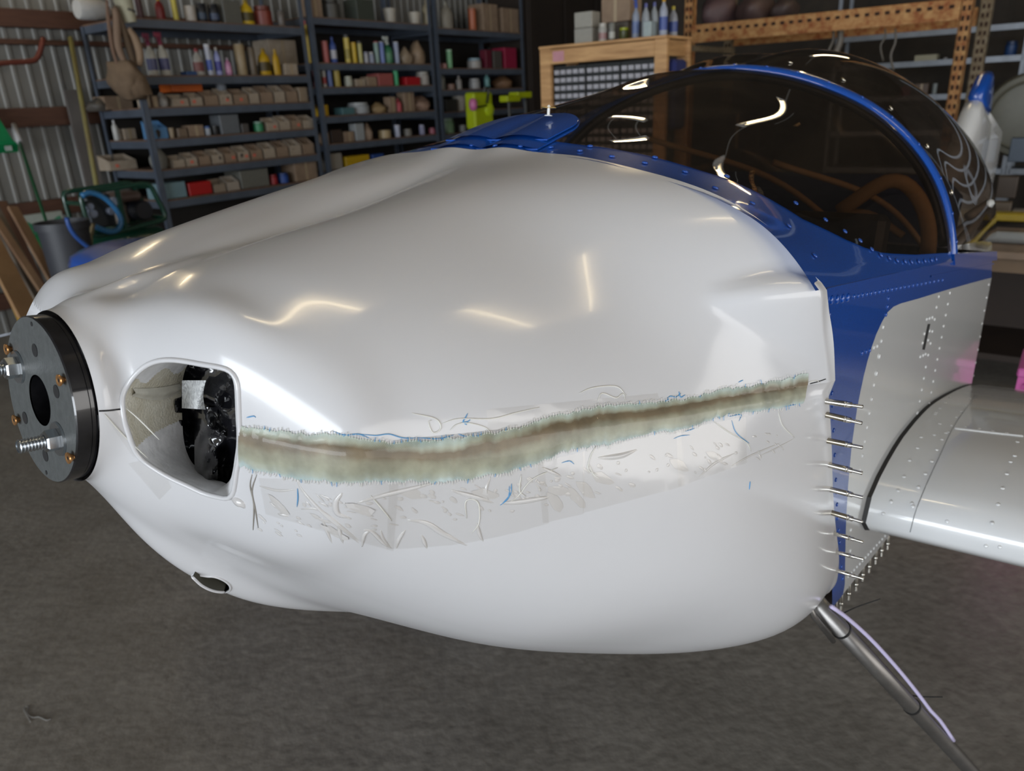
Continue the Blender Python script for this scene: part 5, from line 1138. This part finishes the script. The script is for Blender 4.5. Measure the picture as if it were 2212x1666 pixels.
# ---- galvanised shelving behind the rack on the right
GA = 10.4
M_GALV = mat('galvanised_shelf', '7c828a', .45, metal=.4, var=.12, vscale=8)
g0 = _b_of(1800, CAMZ, GA); g1 = _b_of(2204, CAMZ, GA); g2 = g1+1.9
for k_, (ga, gb, lab) in enumerate(((g0, g1, 'galvanised shelving unit seen through the rusty rack'), (g1+.05, g2, 'galvanised shelving unit at the right picture edge'))):
    t = thing('steel_shelving', L(lab), 'shelving', tuple(world_ab(GA, ga, 0)), ROTN, 'galvanised shelving at the back')
    ww = gb-ga
    for x in (0, ww):
        for y in (0, .5): mb = MB(); mb.box((x-.02, y-.02, 0), (x+.02, y+.02, 3.3)); obj('post', mb, M_GALV, t)
    for yp in (60, 128, 205, 285, 370):
        z = at_a((2150, yp), GA)[2]; mb = MB(); mb.box((0, -.02, z-.03), (ww, .0, z+.03)); mb.box((0, 0, z), (ww, .5, z+.015)); obj('shelf', mb, M_GALV, t)
def gitem(kind, x0, x1, yb, h, col, desc, cap=None, dy=.06, **kw):
    z = at_a((2150, yb), GA)[2]+.017
    return item(kind, x0, x1, h, col, z, cap=cap, desc=desc, where='', axis='a', a=GA+dy, **kw)
gitem('box', 1972, 2024, 128, 14, '9c9880', 'long cream box on the far galvanised shelf')
gitem('jar', 2036, 2046, 128, 8, '8c8c8c', 'tiny white jar beside the cream box')
gitem('jar', 2164, 2196, 128, 30, '24406c', 'dark blue jar on the far galvanised shelf', cap='203458')
gitem('box', 1944, 1966, 205, 22, '8c2c3c', 'crimson box on the far galvanised shelf')
gitem('cardbox', 1972, 2004, 205, 24, '4c3828', 'brown carton beside the crimson box')
gitem('tube', 2010, 2022, 205, 26, '7c8484', 'grey pipe end beside the brown carton')
gitem('box', 1950, 1990, 60, 26, '3f4440', 'grey green case on the upper galvanised shelf')
gitem('box', 2000, 2018, 60, 18, '5c5040', 'tan case on the upper galvanised shelf')
gitem('cardbox', 2132, 2160, 285, 34, '40342a', 'dark carton right of the tail fin')
gitem('cardbox', 1870, 1930, 60, 36, '2f2820', 'dark carton on the upper shelf, left')
# hanging cords under the rack beam
for q, (x, w_, y1) in enumerate(((1815, .030, 118), (1934, .010, 120), (1912, .007, 100), (1800, .012, 112))):
    p0 = at_a((x, 62), RA+.4); p1 = at_a((x-10, y1), RA+.4); mb = MB(); mb.tube([tuple(p) for p in smoothpts([p0, (p0+p1)/2+np.array([.02, 0, 0]), p1, p1+np.array([.04, 0, -.12])], 12)], w_, 8)
    tag(obj('hanging_cord', mb, P_('5c564e'), None, True), L(['thick grey rope bundle hanging under the rusty beam', 'thin pale cord hanging under the rusty beam', 'thinnest cord left of the pale cord', 'grey strap left of the rope bundle'][q]), 'cord')
# round drum, bench, tube, strip at the right edge
pd = at_a((2222, 250), 8.2); sd_ = ((pd-CAM) @ FW)/F
t = thing('drum', L('big olive grey round drum standing on edge at the right'), 'drum', tuple(pd), ROTN)
mb = MB(); mb.lathe([(.001, -.02), (60*sd_, -.02), (84*sd_, 0), (90*sd_, .06), (90*sd_, .4)], 40, M=Matrix.Rotation(-PI/2, 4, 'X'), cap=False); mb.lathe([(66*sd_, -.012), (70*sd_, -.03), (74*sd_, -.008)], 40, M=Matrix.Rotation(-PI/2, 4, 'X'), cap=False); obj('shell', mb, P_('5a5a50'), t, 40)
pb = at_a((2180, 545), 4.6); zb2 = pb[2]; bb0 = _b_of(2120, zb2, 4.6)
t = thing('workbench', L('beige topped workbench at the right behind the fuselage'), 'workbench', tuple(world_ab(4.6, bb0, 0)), ROTN)
hh = at_a((2180, 592), 4.6)[2]
mb = MB(); mb.box((-.6, 0, zb2-.04), (2.4, .8, zb2), bev=.005); obj('bench_top', mb, mat('worn_beige_top', '8b7866', .6, var=.12, vscale=6), t)
mb = MB(); mb.box((-.55, .03, hh), (2.35, .06, zb2-.04)); obj('apron', mb, mat('bench_apron', '75624e', .65, var=.15, vscale=4), t)
mb = MB(); mb.box((-.5, .1, hh-.5), (2.3, .7, hh-.47)); mb.box((-.5, .7, .0), (2.3, .72, hh)); obj('lower_shelf', mb, mat('dark_stained_wood', '2c2018', .7, var=.2, vscale=5), t)
for x in (-.52, 2.25):
    for y in (.06, .66): mb = MB(); mb.box((x, y, 0), (x+.08, y+.08, hh)); obj('leg', mb, mat('dark_stained_wood'), t)
sx = ((world_ab(4.6, bb0, zb2)-CAM) @ FW)/F
mb = MB(); mb.tube([(-.5, .25, zb2+13*sx), (2.3, .25, zb2+13*sx)], 13*sx, 16); o = tag(obj('pipe', mb, mat('glossy_white_pipe', '9fa3a4', .25, coat=.4), None, True), L('thick white pipe lying along the workbench'), 'pipe'); o.location = world_ab(4.6, bb0, 0); o.rotation_euler = (0, 0, ROTN)
mb = MB(); mb.box((-.4, .45, zb2+36*sx), (2.2, .55, zb2+54*sx), bev=.006); mb.box((-.4, .46, zb2), (-.34, .54, zb2+36*sx)); mb.box((2.1, .46, zb2), (2.16, .54, zb2+36*sx)); o = tag(obj('spirit_level', mb, P_('9c8510', .4)), L('long yellow level on blocks above the white pipe'), 'level'); o.location = world_ab(4.6, bb0, 0); o.rotation_euler = (0, 0, ROTN)
for q, (x, y, w_, h, c, lab) in enumerate(((2160, 455, 40, 32, '6c5f50', 'grey brown box on the bench at the right edge'), (2196, 470, 30, 24, '8c8478', 'pale box at the right picture edge'), (2170, 410, 46, 44, '403224', 'dark brown carton above the pale box'), (2196, 330, 44, 48, '3f4c5c', 'slate blue crate under the drum'))):
    p_ = at_a((x, y), 5.7); s_ = ((p_-CAM) @ FW)/F
    item('box', x-w_/2, x+w_/2, h, c, p_[2]-h*s_/2, axis='a', a=5.7+.05*q, desc=lab, where='')
# stand carrying those boxes
mb = MB()
zs = at_a((2170, 470), 5.75)[2]
b_a = _b_of(2130, zs, 5.6)
t = thing('steel_cabinet', L('dark steel cabinet behind the workbench at the right'), 'cabinet', tuple(world_ab(5.6, b_a, 0)), ROTN)
mb = MB(); mb.box((0, 0, 0), (1.5, .6, zs-.03), bev=.01); obj('cabinet_body', mb, mat('dark_steel', '2a2624', .6), t)
mb = MB(); mb.box((.02, -.01, .1), (.74, 0, zs-.06)); obj('door', mb, mat('dark_steel'), t); mb = MB(); mb.box((.76, -.01, .1), (1.48, 0, zs-.06)); obj('door', mb, mat('dark_steel'), t)
# pink container
pp_ = at_a((2206, 862), 3.3); s_ = ((pp_-CAM) @ FW)/F
t = thing('pink_crate', L('bright pink plastic crate at the right edge beyond the wing'), 'crate', tuple((pp_[0], pp_[1], 0)), ROTN)
zt_ = at_a((2190, 795), 3.3)[2]
mb = MB(); w0 = 20*s_; mb.grid([[(-w0*.95, 0, .0), (.16, 0, 0), (.16, .3, 0), (-w0*.95, .3, 0)], [(-w0*.7, .02, zt_-.03), (.14, .02, zt_-.03), (.14, .28, zt_-.03), (-w0*.7, .28, zt_-.03)]], closed=True); obj('crate_wall', mb, P_('c04c98', .4), t)
mb = MB(); mb.box((-w0*.85, 0, zt_-.035), (.15, .29, zt_), bev=.006); obj('crate_rim', mb, P_('c860a4', .4), t)
mb = MB()
for q in range(3): mb.box((-w0*.7+.07*q+.02, -.006, zt_-.25), (-w0*.7+.07*q+.035, .004, zt_-.06))
obj('crate_ribs', mb, P_('a83c84', .4), t, kind='stuff')

# ---- left side: things along the bare wall
BW = BMIN+.12
def wallpt(px, b=BW): return at_b(px, b)
# leaning yellow green pole
p0, p1 = wallpt((152, 82), BW), at_b((214, 432), BF+.35)
p2 = p1+(p1-p0)*((p1[2]-.01)/(p0[2]-p1[2]))
mb = MB(); mb.tube([tuple(p0), tuple(p1), tuple(p2)], .018, 10); tag(obj('pole', mb, mat('yellow_green_pole', '7d7452', .5, color2='97955a', vscale=1.2), None, True), L('tall yellow green pole leaning on the wall beside the shelving'), 'pole')
# grey board behind it
q0, q1 = wallpt((168, 240), BW+.1), wallpt((212, 425), BW+.1)
mb = MB(); mb.box((0, 0, 0), (.14, .03, 1.9)); o = tag(obj('plank', mb, mat('grey_board', '5b5652', .8, var=.1, vscale=5)), L('grey upright board between the yellow pole and shelving'), 'plank'); o.location = world_ab(a_of(196, 1.0, BW+.03), BW+.03, 0); o.rotation_euler = (0, 0, ROTD)
# red bent bar
P = [wallpt(p, BW+.25) for p in smoothpts([(-60, 150), (0, 137), (60, 133), (78, 128), (86, 112), (93, 86)], 26)]
P.append(wallpt((93, 84), BW-.05))
mb = MB(); mb.tube([tuple(p) for p in P], .020, 10); tag(obj('bent_bar', mb, mat('red_oxide_bar', '5c2618', .6), None, True), L('rust red bent metal bar fixed to the upper left wall'), 'bar')
# green dustpan on the wall
pg = wallpt((8, 330), BW); sg_ = ((pg-CAM) @ FW)/F
t = thing('dustpan', L('green plastic dustpan hanging on the wall at the left edge'), 'dustpan', tuple(pg), ROTD)
mb = MB(); mb.grid([[(-30*sg_, .0, 92*sg_), (2*sg_, 0, 92*sg_)], [(-30*sg_, -.05, 66*sg_), (5*sg_, -.05, 66*sg_)], [(-30*sg_, -.09, 24*sg_), (15*sg_, -.09, 24*sg_)], [(-30*sg_, -.10, 18*sg_), (22*sg_, -.10, 18*sg_)], [(-30*sg_, -.06, 0), (23*sg_, -.06, 0)]]); mb.box((-32*sg_, -.05, 0), (22*sg_, .0, 12*sg_), bev=.01); mb.box((-32*sg_, -.03, 12*sg_), (3*sg_, .0, 92*sg_), bev=.01)
obj('pan', mb, P_('0d7a48', .3), t, kind='stuff'); mb = MB(); mb.box((-6*sg_, -.108, 4*sg_), (7*sg_, -.10, 14*sg_)); obj('white_badge', mb, P_('a0a8a4'), t)
# broom leaning, and white and green box
p0, p1 = at_b((30, 270), BW+.05), at_b((92, 455), BF+.3)
f_ = .22; pm_ = p0+(p1-p0)*f_; p2 = p1+(p1-p0)*.9; 
t = thing('broom', L('green handled broom with white grip leaning on the ribbed wall'), 'broom', (0, 0, 0))
mb = MB(); mb.tube([tuple(pm_), tuple(p1+(p1-p0)*((p1[2]-.2)/(p0[2]-p1[2])))], .011, 8); obj('handle', mb, P_('14603c', .35), t, True); mb = MB(); mb.tube([tuple(p0), tuple(pm_)], [.018, .022], 10); obj('grip', mb, P_('a8a8aa'), t, True)
pe = p1+(p1-p0)*((p1[2]-.2)/(p0[2]-p1[2])); mb = MB(); mb.box((pe[0]-.14, pe[1]-.03, .0), (pe[0]+.14, pe[1]+.03, .2), bev=.02); obj('broom_head', mb, P_('0d5a38'), t)
pbx = at_b((95, 498), BMIN+.25); sx_ = ((pbx-CAM) @ FW)/F
t = thing('display_card', L('white box lid with green leaf shapes behind the dark bin'), 'box', tuple(pbx), ROTD)
mb = MB(); mb.box((-46*sx_, 0, -30*sx_), (46*sx_, .05, 36*sx_), bev=.004); obj('panel', mb, P_('a5aca4'), t)
for sgn in (-1, 1):
    mb = MB(); pts_ = smoothpts([(sgn*4, -8), (sgn*18, 14), (sgn*36, 26), (sgn*41, 20), (sgn*40, -20), (sgn*20, -26)], 20, True); polyfill(mb, [tuple(p) for p in pts_], lambda p: (p[0]*sx_, -.002, p[1]*sx_)); obj('leaf_print', mb, P_('3f9470' if sgn > 0 else '257a55'), t)
mb = MB(); mb.tube([(-30*sx_, -.05, -6*sx_), (-22*sx_, -.06, -40*sx_), (-10*sx_, -.08, -80*sx_)], .05, 8); tag(obj('green_bottle', mb, P_('0f7a45', .3), None, True), L('green plastic bottle shape under the white box lid'), 'bottle'); bpy.data.objects['green_bottle'].location = tuple(pbx); bpy.data.objects['green_bottle'].rotation_euler = (0, 0, ROTD)
# dark bin
pbn = at_b((132, 478), BF+1.5); sn = ((pbn-CAM) @ FW)/F
t = thing('waste_bin', L('dark grey plastic waste bin near the compressor'), 'waste bin', (pbn[0], pbn[1], 0))
hb = pbn[2]; mb = MB(); r_ = 52*sn; mb.lathe([(r_*.72, 0), (r_*.95, hb-.04), (r_*1.05, hb-.04), (r_*1.05, hb), (r_*.97, hb), (r_*.92, hb-.03), (r_*.7, .02), (.001, .02)], 28, cap=False); obj('bin_shell', mb, mat('dark_grey_bin', '33353b', .5), t, 40)
mb = MB(); mb.lathe([(r_*.86, hb*.55), (r_*.9, hb*.57), (r_*.88, hb*.59)], 28, cap=False); obj('rib', mb, mat('dark_grey_bin'), t, True)
mb = MB(); mb.tube([tuple(at_b(p, BF+1.9)-np.array([pbn[0], pbn[1], 0])) for p in smoothpts([(144, 470), (150, 490), (165, 512), (192, 535), (215, 552)], 16)], .012, 8)
obj('blue_hose', mb, P_('2a4f92', .4), t, True)
# lumber leaning
M_LUM = mat('lumber', '80604a', .7, color2='a08264', vscale=3, stretch=(5, 5, .6))
M_LUM2 = mat('brown_lumber', '5a4032', .7, color2='71503d', vscale=4, stretch=(5, 5, .6))
M_LUM3 = mat('grey_lumber', '6e6256', .75, color2='857a6c', vscale=4, stretch=(5, 5, .6))
def leanboard(px0, px1, wpx, m, lab, b0_, yf, th=.03, cat='plank', name='plank'):
    a_ = at_b(px0, BMIN+b0_); k_ = (yf-px0[1])/(px1[1]-px0[1]); c_ = at_z((px0[0]+(px1[0]-px0[0])*k_, yf), .004)
    d = Vector(c_-a_); L_ = d.length; s_ = ((np.array(a_)-CAM) @ FW)/F; w_ = wpx*s_
    z = -d.normalized(); y = Vector(-RN); x = y.cross(z).normalized(); y = z.cross(x)
    M = Matrix(((x[0], y[0], z[0], c_[0]), (x[1], y[1], z[1], c_[1]), (x[2], y[2], z[2], c_[2]), (0, 0, 0, 1)))
    mb = MB(); mb.box((-w_/2, -th/2, 0), (w_/2, th/2, L_), bev=.003); o = tag(obj(name, mb, m), L(lab), cat, 'boards leaning in the left corner'); o.matrix_world = M
leanboard((2, 436), (95, 640), 22, M_LUM2, 'brown board with a rounded top, second from the back', .5, 800)
leanboard((27, 448), (118, 610), 20, M_LUM, 'orange brown board leaning furthest right', .6, 820)
leanboard((-20, 440), (90, 650), 26, M_LUM3, 'grey board between the brown and pale boards', .72, 845)
leanboard((-12, 470), (100, 640), 16, M_LUM, 'narrow pale board leaning in front of the grey one', .86, 870)
leanboard((-30, 505), (62, 680), 44, mat('pale_pine_board', '96734f', .7, color2='ad8a63', vscale=2.5), 'wide pale pine board at the left edge', 1.0, 900)
leanboard((-8, 575), (34, 668), 8, P_('b08812', .4), 'thin yellow strip at the lower left edge', 1.2, 940, cat='strip', name='yellow_strip')
# ---- air compressor with green cage
pc0 = at_b((300, 505), BF+1.3); sc = ((pc0-CAM) @ FW)/F
t = thing('air_compressor', L('green caged portable air compressor in front of the shelves'), 'air compressor', (pc0[0], pc0[1], 0), ROTD)
M_CG = mat('dark_green_enamel', '0c3a2c', .3, coat=.4)
X = lambda px: (px-290)*sc*1.12
Zc = lambda py: pc0[2]-(py-505)*sc
mb = MB(); zt2 = Zc(500); mb.lathe([(.001, X(218)-X(290)), (24*sc, X(222)-X(290)), (30*sc, X(235)-X(290)), (30*sc, X(360)-X(290)), (22*sc, X(374)-X(290)), (.001, X(380)-X(290))], 24, M=Matrix.Translation((0, .25, zt2-30*sc)) @ Matrix.Rotation(PI/2, 4, 'Y'), cap=False); obj('tank', mb, M_CG, t, 40)
for x in (235, 350):
    for y in (.12, .38): mb = MB(); mb.tube([(X(x), y, zt2-30*sc), (X(x), y, .0)], .018, 8); obj('foot', mb, M_CG, t)
for y in (.02, .24):
    mb = MB(); mb.tube([(X(p[0]), y, Zc(p[1])) for p in smoothpts([(205, 490), (202, 440), (203, 412), (215, 408), (280, 406), (320, 404), (336, 410), (345, 440), (353, 470), (348, 484), (300, 490), (240, 496), (212, 496)], 44)], .016, 8, closed=True); obj('cage_hoop', mb, M_CG, t, True)
for x, yy in ((205, 430), (336, 412), (350, 480), (262, 492)): mb = MB(); mb.tube([(X(x), .02, Zc(yy)), (X(x), .24, Zc(yy))], .014, 8); obj('cross_tube', mb, M_CG, t)
mb = MB(); mb.box((X(266), .0, Zc(492)), (X(272), .03, Zc(410))); obj('cage_plate', mb, M_CG, t)
mb = MB(); mb.box((X(214), .06, Zc(484)), (X(262), .10, Zc(418)), bev=.01); pnl = obj('gauge_panel', mb, P_('1c2226'), t)
for x, y, r in ((208, 437, 7), (210, 452, 9), (244, 452, 8), (254, 433, 9)):
    mb = MB(); mb.lathe([(r*sc, -.01), (r*sc, .02), (r*sc*.85, .024)], 18, M=Matrix.Translation((X(x)+.03, .05, Zc(y))) @ Matrix.Rotation(PI/2, 4, 'X')); obj('gauge', mb, P_('7c8494', .3), pnl)
mb = MB(); mb.lathe([(14*sc, 0), (16*sc, .03), (16*sc, 36*sc), (12*sc, 46*sc), (6*sc, 50*sc)], 18, M=Matrix.Translation((X(296), .22, Zc(488)))); obj('pump_cylinder', mb, mat('dusty_aluminium', '6e675f', .5, metal=.4, bump=.5, bscale=60), t, 40)
mb = MB(); mb.lathe([(20*sc, -.12), (22*sc, -.1), (22*sc, .1), (18*sc, .12)], 22, M=Matrix.Translation((X(324), .2, Zc(462))) @ Matrix.Rotation(PI/2, 4, 'X')); obj('motor', mb, P_('15171e'), t, 40)
mb = MB(); mb.box((X(284), .1, Zc(440)), (X(330), .3, Zc(420)), bev=.02); obj('air_filter', mb, P_('5a4a44'), t)
mb = MB(); mb.tube([(X(p[0]), -.04, Zc(p[1])) for p in smoothpts([(196, 412), (212, 408), (232, 418), (248, 440), (256, 465), (250, 484), (236, 490), (220, 484), (206, 474)], 40)], .017, 8); obj('blue_hose', mb, P_('2f6c9c', .35), t, True)
mb = MB(); mb.tube([(X(p[0]), -.08, Zc(p[1])) for p in smoothpts([(196, 465), (190, 480), (186, 498), (184, 508)], 12)], [.025]*6+[.018]*6, 8); obj('brass_fitting', mb, mat('pale_brass', '8c8468', .35, metal=.6), t, True)
mb = MB(); mb.box((X(205), .30, 0), (X(262), .60, Zc(530)), bev=.02); o = tag(obj('storage_box', mb, P_('101114')), L('black case under the compressor hose'), 'box'); o.location = (pc0[0], pc0[1], 0); o.rotation_euler = (0, 0, ROTD)
# white thread lying on the floor
P = [at_z(p, .002) for p in smoothpts([(66, 1560), (58, 1545), (52, 1533), (55, 1527), (61, 1529), (58, 1540), (70, 1550), (84, 1549), (100, 1556), (110, 1553)], 40)]
mb = MB(); mb.tube([tuple(p) for p in P], .0014, 6); tag(obj('thread', mb, P_('8a8884'), None, True), L('white curled thread lying on the floor at lower left'), 'thread')
M_FLK = P_('9c9a94')
